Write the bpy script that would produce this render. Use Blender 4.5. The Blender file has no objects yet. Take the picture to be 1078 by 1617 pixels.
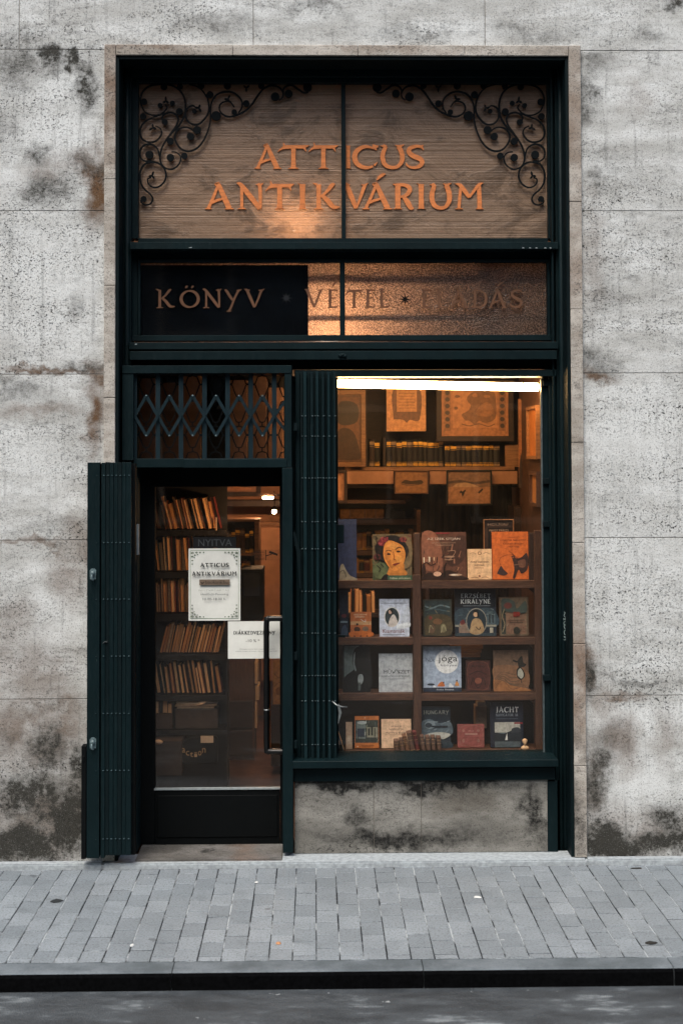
import bpy, bmesh, math, random
from mathutils import Vector, Matrix, Euler
R = math.radians
S = bpy.context.scene
COL = S.collection
rnd = random.Random(7)

# ------------------------------------------------------------------ camera, sky, sun, exposure
CAM_Y, CAM_Z, FPX = -8.0, 2.237, 2264.0
PITCH, YAW, ROLL = 1.76, -1.08, 0.18
SHIFT_Y = -0.0947
cam = bpy.data.cameras.new('camera')
cam.sensor_width = 36; cam.lens = FPX / 1617 * 36
cam.shift_y = SHIFT_Y; cam.clip_end = 300; cam.clip_start = 0.1
cam.dof.use_dof = True; cam.dof.focus_distance = 8.1; cam.dof.aperture_fstop = 2.8
cam_o = bpy.data.objects.new('camera', cam); COL.objects.link(cam_o)
cam_o.location = (0, CAM_Y, CAM_Z)
cam_o.rotation_euler = Euler((R(90 + PITCH), R(ROLL), R(YAW)), 'XYZ')
S.camera = cam_o
SUN_EL, SUN_AZ = 58, 200        # the sun stands behind the camera, a little to the left
w = bpy.data.worlds.new('World'); S.world = w; w.use_nodes = True
wn = w.node_tree; wn.nodes.clear()
sky = wn.nodes.new('ShaderNodeTexSky'); sky.sky_type = 'NISHITA'; sky.sun_disc = False
sky.sun_elevation = R(SUN_EL); sky.sun_rotation = R(SUN_AZ); sky.dust_density = 4; sky.air_density = 1.2
bg = wn.nodes.new('ShaderNodeBackground'); bg.inputs[1].default_value = 0.12
wo = wn.nodes.new('ShaderNodeOutputWorld')
wn.links.new(sky.outputs[0], bg.inputs[0]); wn.links.new(bg.outputs[0], wo.inputs[0])
sl = bpy.data.lights.new('sun', 'SUN'); sl.energy = 1.5; sl.angle = R(35); sl.color = (1, .96, .9)
so = bpy.data.objects.new('sun', sl); COL.objects.link(so)
az = R(SUN_AZ)
sd = Vector((math.sin(az) * math.cos(R(SUN_EL)), math.cos(az) * math.cos(R(SUN_EL)), math.sin(R(SUN_EL))))
so.rotation_euler = sd.to_track_quat('Z', 'Y').to_euler(); so.location = sd * 20
S.view_settings.view_transform = 'Standard'; S.view_settings.look = 'None'
S.view_settings.exposure = 0.9; S.view_settings.gamma = 1
S.render.engine = 'CYCLES'
S.cycles.max_bounces = 8; S.cycles.transparent_max_bounces = 16; S.cycles.sample_clamp_indirect = 4
S.cycles.caustics_reflective = False; S.cycles.caustics_refractive = False

# ------------------------------------------------------------------ measuring: a pixel of the 1078x1617 photograph at a real depth
_CX, _CY = 539.0, 808.5 + SHIFT_Y * 1617
_M = cam_o.rotation_euler.to_matrix()
def P(px, py, y):
    d = _M @ Vector(((px - _CX) / FPX, -(py - _CY) / FPX, -1))
    t = (y - CAM_Y) / d.y
    return Vector((0, CAM_Y, CAM_Z)) + d * t
def PX(px, y, py=800): return P(px, py, y).x
def PZ(py, y, px=540): return P(px, py, y).z
def PR(x0, y0, x1, y1, y):
    my, mx = (y0 + y1) / 2, (x0 + x1) / 2
    return P(x0, my, y).x, P(x1, my, y).x, P(mx, y1, y).z, P(mx, y0, y).z   # X0 X1 Z0 Z1

# ------------------------------------------------------------------ materials
def lin(h):
    if not isinstance(h, str): return tuple(h) + (1,) if len(h) == 3 else tuple(h)
    h = h.lstrip('#'); o = []
    for i in (0, 2, 4):
        c = int(h[i:i+2], 16) / 255
        o.append(c / 12.92 if c <= .04045 else ((c + .055) / 1.055) ** 2.4)
    return tuple(o) + (1,)
class NT:
    def __init__(s, name):
        s.m = bpy.data.materials.new(name); s.m.use_nodes = True; s.t = s.m.node_tree; s.t.nodes.clear()
        s.tc = s.t.nodes.new('ShaderNodeTexCoord')
        s.obj = s.tc.outputs['Object']
    def n(s, typ, ins=None, **kw):
        nd = s.t.nodes.new('ShaderNode' + typ)
        for k, v in kw.items(): setattr(nd, k, v)
        for k, v in (ins or {}).items():
            sock = nd.inputs[k]
            if isinstance(v, bpy.types.NodeSocket): s.t.links.new(v, sock)
            else: sock.default_value = v
        return nd
    def noise(s, scale, vec=None, stretch=None, detail=5, rough=.6, off=0, dist=0):
        v = vec or s.obj
        if stretch or off:
            v = s.n('Mapping', {0: v, 'Scale': stretch or (1, 1, 1), 'Location': (off, off * 1.7, off * .6)}).outputs[0]
        return s.n('TexNoise', {'Vector': v, 'Scale': scale, 'Detail': detail, 'Roughness': rough, 'Distortion': dist}).outputs['Fac']
    def ramp(s, f, a, b, lo=0., hi=1., smooth=True):
        return s.n('MapRange', {0: f, 1: a, 2: b, 3: lo, 4: hi}, interpolation_type='SMOOTHSTEP' if smooth else 'LINEAR').outputs[0]
    def mix(s, f, a, b, mode='MIX'):
        nd = s.n('Mix', data_type='RGBA', blend_type=mode)
        for i, v in ((0, f), (6, a), (7, b)):
            if isinstance(v, bpy.types.NodeSocket): s.t.links.new(v, nd.inputs[i])
            else: nd.inputs[i].default_value = v if i == 0 else lin(v)
        return nd.outputs[2]
    def math(s, op, a, b=0., clamp=False):
        return s.n('Math', {0: a, 1: b}, operation=op, use_clamp=clamp).outputs[0]
    def bump(s, h, strength=.3, dist=.01, nrm=None):
        i = {'Height': h, 'Strength': strength, 'Distance': dist}
        if nrm: i['Normal'] = nrm
        return s.n('Bump', i).outputs[0]
    def out(s, sh):
        s.t.links.new(sh, s.n('OutputMaterial').inputs[0]); return s.m
    def pbr(s, col, rough=.6, nrm=None, metal=0., spec=.5, **ins):
        i = {'Base Color': col if isinstance(col, bpy.types.NodeSocket) else lin(col), 'Roughness': rough, 'Metallic': metal, 'Specular IOR Level': spec}
        if nrm: i['Normal'] = nrm
        i.update(ins)
        return s.n('BsdfPrincipled', i).outputs[0]

def blobs(t, lst, warp=.22, wscale=3.0):
    """masks of hand-placed stains (centre px, radii in metres) with ragged edges"""
    nz = t.n('TexNoise', {'Vector': t.obj, 'Scale': wscale, 'Detail': 6, 'Roughness': .65})
    off = t.n('VectorMath', {0: nz.outputs['Color'], 1: (.5, .5, .5)}, operation='SUBTRACT').outputs[0]
    off = t.n('VectorMath', {0: off, 'Scale': warp * 2}, operation='SCALE').outputs[0]
    pos = t.n('VectorMath', {0: t.obj, 1: off}, operation='ADD').outputs[0]
    tot = None
    for (px, py, rx, rz, st) in lst:
        c = P(px, py, 0)
        v = t.n('VectorMath', {0: pos, 1: (c.x, 0, c.z)}, operation='SUBTRACT').outputs[0]
        v = t.n('VectorMath', {0: v, 1: (1 / rx, 0.0, 1 / rz)}, operation='MULTIPLY').outputs[0]
        l = t.n('VectorMath', {0: v}, operation='LENGTH').outputs['Value']
        m = t.ramp(l, 1.15, .15, 0, st)
        tot = m if tot is None else t.math('MAXIMUM', tot, m)
    return tot

def stone(name, light, mid, dark, brown, stains=(), browns=(), whites=(), pits=1., seed=0, streak=0., smoke=None):
    smoke = smoke or dark
    t = NT(name)
    big = t.noise(1.3, off=seed + 3.1, detail=4)
    band = t.noise(3.3, stretch=(.6, 1, 2.0), off=seed, detail=8, rough=.68)
    fine = t.noise(120, off=seed, detail=4, rough=.8)
    med = t.noise(14, stretch=(.8, 1, 1.6), off=seed + 7, detail=7, rough=.75)
    c = t.mix(t.ramp(band, .36, .66), mid, light)
    c = t.mix(t.ramp(big, .5, .75, 0, .45), c, mid)
    c = t.mix(t.ramp(med, .50, .74, 0, .5), c, dark)
    c = t.mix(t.ramp(t.noise(27, stretch=(.9, 1, 1.3), off=seed + 15, detail=8, rough=.8), .5, .7, 0, .45), c, mid)
    if whites:
        wm = t.math('MULTIPLY', blobs(t, whites, .3, 2.0), t.ramp(t.noise(6, stretch=(2.5, 1, .6), off=seed + 2), .3, .6, .45, 1))
        c = t.mix(wm, c, light)
    if browns:
        bm = t.math('MULTIPLY', blobs(t, browns), t.ramp(t.noise(9, off=seed + 5, detail=7), .3, .6, .5, 1))
        c = t.mix(t.math('MULTIPLY', bm, 1.15, True), c, brown)
    if stains:
        bl = blobs(t, stains)
        gr_ = t.noise(30, stretch=(1, 1, 1.15), off=seed + 9, detail=9, rough=.82)
        lo_ = t.noise(7, stretch=(1, 1, .8), off=seed + 19, detail=6, rough=.7)
        sm = t.math('ADD', t.math('MULTIPLY', t.ramp(t.math('ADD', gr_, t.math('MULTIPLY', bl, .15)), .46, .86), t.math('MULTIPLY', bl, 1.2, True)), t.math('MULTIPLY', t.math('MULTIPLY', t.math('POWER', bl, 1.8), .95), t.ramp(lo_, .3, .6, .3, 1)), True)
        c = t.mix(sm, c, smoke)
    if streak:
        sk = t.noise(9, stretch=(3.2, 1, .22), off=seed + 4, detail=6, rough=.7)
        c = t.mix(t.ramp(sk, .52, .74, 0, streak), c, dark)
    # fine salt and pepper grain
    c = t.mix(t.ramp(fine, .53, .66, 0, .8), c, dark)
    c = t.mix(t.ramp(t.noise(190, off=seed + 1, detail=2), .6, .74, 0, .4), c, light)
    # travertine pits: small horizontal voids gathered in beds
    pv = t.n('Mapping', {0: t.obj, 'Scale': (.95, 1, 1.45), 'Location': (seed, 0, seed)}).outputs[0]
    pn = t.n('TexNoise', {'Vector': pv, 'Scale': 58, 'Detail': 5, 'Roughness': .75, 'Distortion': .6}).outputs['Fac']
    p2 = t.noise(95, off=seed + 21, detail=3, rough=.6)
    bed = t.ramp(t.noise(3.2, stretch=(.5, 1, 1.8), off=seed + 11, detail=7, rough=.7), .40, .62)
    pit = t.math('MULTIPLY', t.math('MAXIMUM', t.ramp(pn, .56, .62), t.ramp(p2, .60, .67)), t.math('ADD', t.math('MULTIPLY', bed, .85), .12))
    pit = t.math('MULTIPLY', t.math('MULTIPLY', pit, t.ramp(t.noise(.9, off=seed + 33, detail=3), .38, .58, .35, 1)), pits, True)
    c = t.mix(pit, c, [x * .6 for x in lin(dark)[:3]])
    h = t.math('SUBTRACT', t.math('ADD', t.math('MULTIPLY', med, .5), t.math('MULTIPLY', fine, .25)), t.math('MULTIPLY', pit, 1.3))
    return t.out(t.pbr(c, .85, t.bump(h, .55, .006), spec=.25))

def paint(name, col, rough=.45, chip='#6f7f7c', chips=.5, metal=0., seed=0., spec=.5, vary=.5):
    t = NT(name)
    n1 = t.noise(5, stretch=(1, 1, .5), off=seed, detail=6)
    n2 = t.noise(60, stretch=(1.6, 1.6, .35), off=seed + 2, detail=5, rough=.7)
    dk = [x * .45 for x in lin(col)[:3]]; lt = [min(1, x * 1.7 + .004) for x in lin(col)[:3]]
    c = t.mix(t.ramp(n1, .35, .68), dk, lt) if vary >= 1 else t.mix(t.ramp(n1, .3, .7, 0, vary), col, dk)
    c = t.mix(t.ramp(n2, .55, .75, 0, .45), c, lt)
    ch = t.ramp(t.noise(38, stretch=(1, 1, .55), off=seed + 5, detail=8, rough=.8), .66, .71, 0, chips)
    c = t.mix(ch, c, chip)
    spec = min(spec, .11)
    r = t.ramp(n2, .3, .7, rough - .1, rough + .15)
    return t.out(t.pbr(c, r, t.bump(n2, .25, .002), metal, spec))

def simple(name, col, rough=.7, vary=.35, scale=30, metal=0., bump=.15, stretch=None, spec=.4):
    t = NT(name)
    n = t.noise(scale, stretch=stretch, detail=6, rough=.7)
    b = lin(col)[:3]
    c = t.mix(t.ramp(n, .3, .7), [x * (1 - vary) for x in b], [min(1, x * (1 + vary)) for x in b])
    return t.out(t.pbr(c, rough, t.bump(n, bump, .003) if bump else None, metal, spec))
def flat(name, col, rough=.6):
    t = NT(name); return t.out(t.pbr(col, rough, None, 0, .3))
_fc = {}
def ink(col):
    """printing ink of one colour"""
    if col not in _fc: _fc[col] = simple('ink_' + str(len(_fc)), col, .5, .3, 38, bump=.05)
    return _fc[col]
def emit(name, col, st):
    t = NT(name); return t.out(t.n('Emission', {0: lin(col), 1: st}).outputs[0])
def glass(name, tint=(1, 1, 1), dust=.02, rough=.02, dcol='#8a8072', wav=.0, spec=1.):
    t = NT(name)
    nb = None
    if wav: nb = t.bump(t.noise(1.6, detail=2), wav, .02)
    fc = t.n('LayerWeight', {'Blend': .5, **({'Normal': nb} if nb else {})}).outputs['Facing']
    fr = t.math('ADD', t.math('MULTIPLY', t.math('POWER', fc, 5.), .96), .04)
    tr = t.n('BsdfTransparent', {0: lin(tint)}).outputs[0]
    gl = t.n('BsdfGlossy', {'Roughness': rough, **({'Normal': nb} if nb else {})}).outputs[0]
    a = t.n('MixShader', {0: t.math('MULTIPLY', fr, spec), 1: tr, 2: gl}).outputs[0]
    df = t.n('BsdfDiffuse', {0: lin(dcol)}).outputs[0]
    dm = t.math('MULTIPLY', t.ramp(t.noise(7, stretch=(1, 1, .6), detail=8, rough=.75), .3, .75, .4, 1.6), dust)
    return t.out(t.n('MixShader', {0: dm, 1: a, 2: df}).outputs[0])
def translucent(name, c1, c2, tr=.5, kind='ribbed', gloss=.25):
    t = NT(name)
    if kind == 'ribbed':
        rib = t.noise(32, stretch=(.03, 1, 4.2), detail=2, rough=.4)
        crm = t.noise(5.5, stretch=(.75, 1, 1.1), detail=9, rough=.7, dist=.5)
        c = t.mix(t.ramp(rib, .35, .65, .38, .68), c1, c2)
        c = t.mix(t.ramp(t.noise(8, stretch=(.8, 1, 1.2), off=9, detail=9, rough=.78, dist=.4), .45, .66, 0, .6), c, c2)  # wrinkle highlights painted into the sheet colour
        c = t.mix(t.ramp(crm, .48, .62, 0, .6), c, [x * .45 for x in lin(c1)[:3]])
        c = t.mix(t.ramp(t.noise(9, stretch=(.4, 1, 1.3), off=4, detail=9, rough=.8), .62, .70, 0, .7), c, '#d0c4b4')
        h = t.math('ADD', t.math('MULTIPLY', rib, .35), t.math('MULTIPLY', crm, 1.2)); bs, bd = .7, .012
    else:
        cell = t.n('TexVoronoi', {'Vector': t.obj, 'Scale': 150.0, 'Randomness': .9}, feature='SMOOTH_F1').outputs['Distance']
        c = t.mix(t.ramp(t.noise(4, detail=5), .3, .7), c1, c2)
        c = t.mix(t.ramp(cell, .25, .62), c, [min(1, x * 2.4) for x in lin(c2)[:3]])  # sparkle of the pimples is painted into the colour, cell by cell
        h = cell; bs, bd = .9, .006
    nb = t.bump(h, bs, bd)
    d = t.n('BsdfDiffuse', {0: c, 'Normal': nb}).outputs[0]
    trn = t.n('BsdfTranslucent', {0: c, 'Normal': nb}).outputs[0]
    g = t.n('BsdfGlossy', {0: (1, 1, 1, 1), 'Roughness': .28, 'Normal': nb}).outputs[0]
    a = t.n('MixShader', {0: tr, 1: d, 2: trn}).outputs[0]
    return t.out(t.n('MixShader', {0: t.math('MULTIPLY', t.math('ADD', t.math('MULTIPLY', t.math('POWER', t.n('LayerWeight', {'Blend': .5}).outputs['Facing'], 5.), .96), .04), gloss * 4), 1: a, 2: g}).outputs[0])

# stains as the wall shows them: (px, py, radius x, radius z, strength)
wall_dark = [(20, 120, .25, .22, .7), (75, 95, .14, .12, .9), (115, 100, .1, .1, .9), (140, 130, .13, .22, .8), (60, 245, .12, .12, .8), (10, 210, .16, .14, .5),
             (70, 300, .22, .13, .7), (25, 370, .12, .14, .5), (118, 490, .08, .18, .5), (145, 265, .22, .1, .6), (25, 625, .3, .1, .6), (140, 585, .2, .05, .7),
             (20, 60, .4, .1, .5), (350, 40, .5, .08, .5), (640, 50, .4, .08, .5), (500, 20, .3, .06, .6), (850, 55, .5, .1, .5), (1020, 60, .2, .1, .5), (1070, 10, .1, .08, .9),
             (940, 110, .18, .14, .6), (925, 150, .1, .2, .7), (960, 260, .25, .2, .35), (935, 290, .1, .1, .6), (945, 560, .25, .1, .6), (950, 465, .15, .15, .4),
             (55, 1260, .3, .25, .95), (20, 1330, .5, .2, 1), (105, 1290, .25, .3, 1), (70, 1190, .18, .18, .8), (15, 1170, .14, .12, .5), (120, 1215, .1, .2, .8), (60, 1120, .22, .08, .4), (60, 830, .35, .06, .4),
             (960, 1330, .4, .14, 1), (1040, 1325, .4, .16, .95), (945, 1240, .12, .35, .75), (1050, 1280, .2, .14, .8), (960, 1180, .12, .16, .5), (935, 1080, .1, .14, .8), (1000, 1075, .4, .03, .6), (1060, 1310, .16, .22, .8)]
wall_brown = [(60, 1150, .45, .3, .7), (70, 1290, .45, .35, .6), (1010, 1310, .5, .2, .45), (940, 1250, .1, .4, .5), (155, 290, .1, .3, .9), (145, 260, .2, .1, .7), (155, 600, .1, .12, .9), (150, 660, .09, .3, .9), (85, 590, .5, .03, .8), (60, 655, .3, .06, .45), (70, 270, .2, .1, .5),
              (120, 880, .18, .3, .5), (60, 850, .4, .03, .6), (40, 1060, .4, .35, .45), (100, 1130, .2, .2, .6), (20, 980, .2, .2, .35), (5, 1200, .2, .4, .4),
              (935, 580, .2, .05, .8), (935, 1060, .06, .2, .8), (985, 1100, .16, .05, .7), (975, 1180, .14, .2, .55), (955, 1120, .1, .2, .4), (1050, 1170, .1, .2, .35), (1000, 150, .12, .1, .3), (930, 400, .1, .5, .3)]
wall_white = [(70, 200, .3, .3, .8), (60, 430, .5, .45, .8), (50, 520, .4, .2, .7), (1000, 700, .6, .5, .8), (990, 900, .5, .5, .75), (1010, 1130, .45, .12, 1), (1000, 1220, .25, .35, .8), (80, 960, .3, .25, .5), (60, 740, .3, .2, .5)]
M = {}
M['stone'] = stone('travertine', '#d3d6d4', '#aeafab', '#1f1e1b', '#5e4630', wall_dark, wall_brown, wall_white, 1.15, 0, .34, '#35342f')
M['trim'] = stone('trim_travertine', '#bdb8af', '#979086', '#35322e', '#76604f', [(908, 1290, .1, .35, .7), (915, 1180, .05, .2, .4)], [(172, 150, .1, .5, .7), (220, 80, .4, .05, .5), (906, 200, .1, .5, .5), (905, 420, .1, .3, .4), (915, 1060, .1, .5, .8), (600, 80, .5, .04, .4)], (), .8, 5)
M['plinth'] = stone('plinth_travertine', '#94928b', '#706e68', '#1b1b19', '#4f463a', [(520, 1245, .5, .06, .9), (700, 1245, .7, .06, .9), (640, 1330, .8, .1, .8), (560, 1300, .1, .1, .7), (850, 1290, .08, .3, .8)], [(740, 1270, .4, .1, .4)], (), 1.3, 9)
M['mortar'] = simple('mortar', '#6f6b63', .9, .3, 60)
M['green'] = paint('green_paint', (.0038, .0118, .0138), .48, '#51605f', .55)
M['green_g'] = paint('grille_paint', (.0100, .0215, .0270), .45, '#7f908d', .5, seed=11)
M['green_lt'] = paint('green_paint_worn_highlight', (.0075, .0200, .0230), .42, '#7f908d', .8, seed=6)  # chipped green, lightened to paint highlights on some gate slats
M['green_b'] = paint('green_paint_dull', (.0028, .0085, .0100), .55, '#44504f', .6, seed=3)
M['black'] = paint('black_paint', (.0016, .0026, .0030), .6, '#2a2f30', .3, seed=8)
M['iron'] = paint('wrought_iron', (.0016, .0036, .0045), .6, '#2a2f30', .1, seed=2)
M['steel'] = simple('worn_steel', '#8a8f8e', .4, .4, 40, .8)
M['rivet_dk'] = simple('painted_rivet', '#4f666c', .45, .3, 40)
M['galv_dk'] = simple('dull_strip', '#4f5a5c', .5, .3, 40, .2)
M['rivet'] = simple('rubbed_rivet', '#56676a', .45, .3, 40)
M['galv'] = simple('aluminium_strip', '#9aa3a4', .45, .2, 40, .3)
M['wood'] = simple('brown_wood', '#4f3527', .55, .35, 14, stretch=(1, 1, 9), bump=.2)
M['wood_v'] = simple('upright_wood', '#4c3326', .55, .35, 14, stretch=(9, 1, 1), bump=.2)
M['wood_dk'] = simple('dark_wood', '#2b1a12', .6, .35, 14, stretch=(1, 1, 8), bump=.2)
M['wood_lt'] = simple('light_wood', '#8a5f3d', .5, .3, 12, stretch=(1, 1, 8), bump=.2)
M['blackwood'] = simple('black_stained_wood', '#0d0a09', .6, .3, 14)
M['paper'] = simple('paper', '#d9dbd4', .8, .06, 12, bump=.05)
M['cream'] = simple('cream_paper', '#c8a98a', .8, .15, 25, bump=.05)
M['pages'] = simple('page_edges', '#b58a5c', .85, .3, 160, stretch=(8, 1, .2), bump=.1)
M['gilt'] = simple('gilding', '#b98a3c', .35, .3, 50, .8)
M['orange'] = simple('orange_sign_paint', '#c6743c', .6, .22, 30, bump=.1, stretch=(.6, 1, 3))
M['gold'] = simple('gold_sign_paint', '#60402a', .5, .2, 30, bump=.1)
M['sign'] = translucent('crinkled_sign_sheet', '#7f6854', '#a98f77', .42, 'ribbed', .12)
M['obscure'] = translucent('pimpled_glass', '#635346', '#85705f', .80, 'cell', .2)
M['darkpane'] = glass('dark_pane_glass', (.9, .9, .9), .012, .05, '#26323a', spec=.6)
M['glass'] = glass('window_glass', (.96, .96, .95), .012, .015, '#9a8468', wav=.05)
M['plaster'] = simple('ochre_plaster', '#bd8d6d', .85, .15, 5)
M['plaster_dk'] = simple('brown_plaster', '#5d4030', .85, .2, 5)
M['tile'] = simple('floor_tiles', '#7d5a4c', .45, .2, 8)
M['felt'] = simple('black_cloth', '#15100d', .95, .3, 90, bump=.3)
M['tube'] = emit('fluorescent_light', (1., .60, .26), 46)
M['bulb'] = emit('bulb_light', (1., .56, .27), 1200)
M['bulb_b'] = emit('bulb_light_hidden', (1., .50, .20), 55)
M['plaster_cast'] = simple('ivory_cast', '#c9a47c', .6, .15, 40)

# ------------------------------------------------------------------ mesh builder
class MB:
    def __init__(s): s.v = []; s.f = []; s.mi = []; s.sm = []; s.k = 0
    def add(s, vs, fs, m=0, smooth=False):
        b = len(s.v); s.v += [Vector(v) for v in vs]
        for f in fs: s.f.append([b + i for i in f]); s.mi.append(m); s.sm.append(smooth)
        return s
    def box(s, x0, x1, y0, y1, z0, z1, m=0, rot=None, c=None):
        vs = [Vector((x, y, z)) for x in (x0, x1) for y in (y0, y1) for z in (z0, z1)]
        if rot is not None:
            cc = Vector(c) if c else Vector(((x0+x1)/2, (y0+y1)/2, (z0+z1)/2))
            vs = [cc + rot @ (v - cc) for v in vs]
        return s.add(vs, [(0,1,3,2),(4,6,7,5),(0,4,5,1),(2,3,7,6),(0,2,6,4),(1,5,7,3)], m)
    def rb(s, px0, py0, px1, py1, yf, yb, m=0):
        x0, x1, z0, z1 = PR(px0, py0, px1, py1, yf)
        return s.box(x0, x1, yf, yb, z0, z1, m)
    def prism(s, pts, yf, yb, m=0, smooth=False):
        """pts: outline in X,Z"""
        n = len(pts)
        vs = [(p[0], yf, p[1]) for p in pts] + [(p[0], yb, p[1]) for p in pts]
        fs = [tuple(range(n)), tuple(range(2*n-1, n-1, -1))] + [(i, n+i, n+(i+1) % n, (i+1) % n) for i in range(n)]
        return s.add(vs, fs, m)
    def ribbon(s, pts, yf, yb, m=0):
        """pts: (X, Z, width) along a centre line, as one solid strip"""
        L, Rr = [], []
        n = len(pts)
        for i in range(n):
            a = Vector(pts[max(0, i-1)][:2]); b = Vector(pts[min(n-1, i+1)][:2])
            d = (b - a).normalized() if (b - a).length > 1e-9 else Vector((1, 0))
            nn = Vector((-d.y, d.x)) * pts[i][2] / 2; p = Vector(pts[i][:2])
            L.append(p + nn); Rr.append(p - nn)
        vs, fs = [], []
        for y in (yf, yb):
            for i in range(n): vs.append((L[i].x, y, L[i].y))
            for i in range(n): vs.append((Rr[i].x, y, Rr[i].y))
        for i in range(n-1):
            fs += [(i, i+1, n+i+1, n+i), (2*n+i, 3*n+i, 3*n+i+1, 2*n+i+1), (i, 2*n+i, 2*n+i+1, i+1), (n+i, n+i+1, 3*n+i+1, 3*n+i)]
        fs += [(0, n, 3*n, 2*n), (n-1, 3*n-1, 4*n-1, 2*n-1)]
        return s.add(vs, fs, m)
    def disc(s, x, z, r, yf, yb, m=0, n=20, rz=None):
        rz = rz or r
        return s.prism([(x + r*math.cos(2*math.pi*i/n), z + rz*math.sin(2*math.pi*i/n)) for i in range(n)], yf, yb, m)
    def tube(s, pts, r, m=0, n=10, cap=True):
        pts = [Vector(p) for p in pts]; rr = r if isinstance(r, (list, tuple)) else [r]*len(pts)
        vs, fs = [], []; up = Vector((.13, .37, .92)).normalized()
        for i, p in enumerate(pts):
            d = (pts[min(i+1, len(pts)-1)] - pts[max(i-1, 0)]).normalized()
            a = d.cross(up).normalized(); b = d.cross(a)
            for k in range(n):
                t = 2*math.pi*k/n; vs.append(p + (a*math.cos(t) + b*math.sin(t))*rr[i])
        for i in range(len(pts)-1):
            for k in range(n): fs.append((i*n+k, i*n+(k+1) % n, (i+1)*n+(k+1) % n, (i+1)*n+k))
        if cap: fs += [tuple(range(n-1, -1, -1)), tuple(range((len(pts)-1)*n, len(pts)*n))]
        return s.add(vs, fs, m, True)
    def lathe(s, cx, cy, prof, m=0, n=24, z0=0, sx=1, sy=1):
        vs, fs = [], []
        for (r, z) in prof:
            for k in range(n):
                t = 2*math.pi*k/n; vs.append((cx + r*sx*math.cos(t), cy + r*sy*math.sin(t), z0 + z))
        for i in range(len(prof)-1):
            for k in range(n): fs.append((i*n+k, i*n+(k+1) % n, (i+1)*n+(k+1) % n, (i+1)*n+k))
        fs += [tuple(range(n-1, -1, -1)), tuple(range((len(prof)-1)*n, len(prof)*n))]
        return s.add(vs, fs, m, True)
    def ball(s, c, r, m=0, sc=(1, 1, 1), nu=14, nv=9):
        prof = [(r*math.sin(math.pi*j/nv)+1e-5, -r*math.cos(math.pi*j/nv)*sc[2]) for j in range(nv+1)]
        return s.lathe(c[0], c[1], prof, m, nu, c[2], sc[0], sc[1])
    def xf(s, mat):
        s.v = [mat @ v for v in s.v]; return s
    def build(s, name, mats, parent=None, bevel=0., origin=None, seg=1, local=False):
        me = bpy.data.meshes.new(name)
        if local: off = Vector((0, 0, 0))
        elif parent is not None: off = root_loc(parent)
        elif origin is not None: off = Vector(origin)
        else:
            xs = [v.x for v in s.v]; ys = [v.y for v in s.v]; zs = [v.z for v in s.v]
            off = Vector(((min(xs)+max(xs))/2, (min(ys)+max(ys))/2, min(zs)))
        me.from_pydata([v - off for v in s.v], [], s.f)
        if not isinstance(mats, (list, tuple)): mats = [mats]
        for m in mats: me.materials.append(m)
        for p, mi, sm in zip(me.polygons, s.mi, s.sm): p.material_index = mi; p.use_smooth = sm
        bm = bmesh.new(); bm.from_mesh(me)
        bmesh.ops.recalc_face_normals(bm, faces=bm.faces[:])
        if bevel: bmesh.ops.bevel(bm, geom=bm.edges[:] + bm.verts[:], offset=bevel, segments=seg, affect='EDGES', clamp_overlap=True)
        bm.to_mesh(me); bm.free(); me.validate()
        o = bpy.data.objects.new(name, me); COL.objects.link(o)
        if parent is not None: o.parent = parent
        else: o.location = off
        return o
def root_loc(o):
    p = Vector(o.location)
    while o.parent: o = o.parent; p += Vector(o.location)
    return p
def tag(o, label=None, cat=None, group=None, kind=None):
    if label: o['label'] = label
    if cat: o['category'] = cat
    if group: o['group'] = group
    if kind: o['kind'] = kind
    return o
def thing(name, loc, label, cat, group=None):
    o = bpy.data.objects.new(name, None); COL.objects.link(o); o.location = loc; o.empty_display_size = .1
    return tag(o, label, cat, group)
def crom(pts, k=6):
    """smooth curve through points"""
    out = []; n = len(pts)
    for i in range(n-1):
        p0 = pts[max(0, i-1)]; p1 = pts[i]; p2 = pts[i+1]; p3 = pts[min(n-1, i+2)]
        for j in range(k):
            t = j/k
            out.append(tuple(.5*((2*p1[d]) + (-p0[d]+p2[d])*t + (2*p0[d]-5*p1[d]+4*p2[d]-p3[d])*t*t + (-p0[d]+3*p1[d]-3*p2[d]+p3[d])*t**3) for d in range(len(p1))))
    out.append(tuple(pts[-1])); return out

# ------------------------------------------------------------------ lettering
_tc = {}
def text_geo(txt):
    if txt not in _tc:
        cu = bpy.data.curves.new('t', 'FONT'); cu.body = txt; cu.resolution_u = 2
        ob = bpy.data.objects.new('t', cu); me = ob.to_mesh()
        vs = [(v.co.x, v.co.y) for v in me.vertices]; fs = [tuple(p.vertices) for p in me.polygons]
        ob.to_mesh_clear(); bpy.data.objects.remove(ob); bpy.data.curves.remove(cu)
        _tc[txt] = (vs, fs)
    return _tc[txt]
def put_text(mb, txt, x0, x1, z0, z1, y, m=0):
    vs, fs = text_geo(txt)
    if not vs: return
    a0, a1 = min(v[0] for v in vs), max(v[0] for v in vs); b0, b1 = min(v[1] for v in vs), max(v[1] for v in vs)
    mb.add([(x0 + (v[0]-a0)/(a1-a0)*(x1-x0), y, z0 + (v[1]-b0)/(b1-b0)*(z1-z0)) for v in vs], fs, m)
def arc(cx, cy, rx, ry, a0, a1, w0, w1, n=14, wm=None):
    o = []
    for i in range(n+1):
        t = i/n; a = R(a0 + (a1-a0)*t)
        wq = w0 + (w1-w0)*t if wm is None else (w0*(1-t)+w1*t) + wm*math.sin(math.pi*t)
        o.append((cx+rx*math.cos(a), cy+ry*math.sin(a), wq))
    return o
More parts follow.
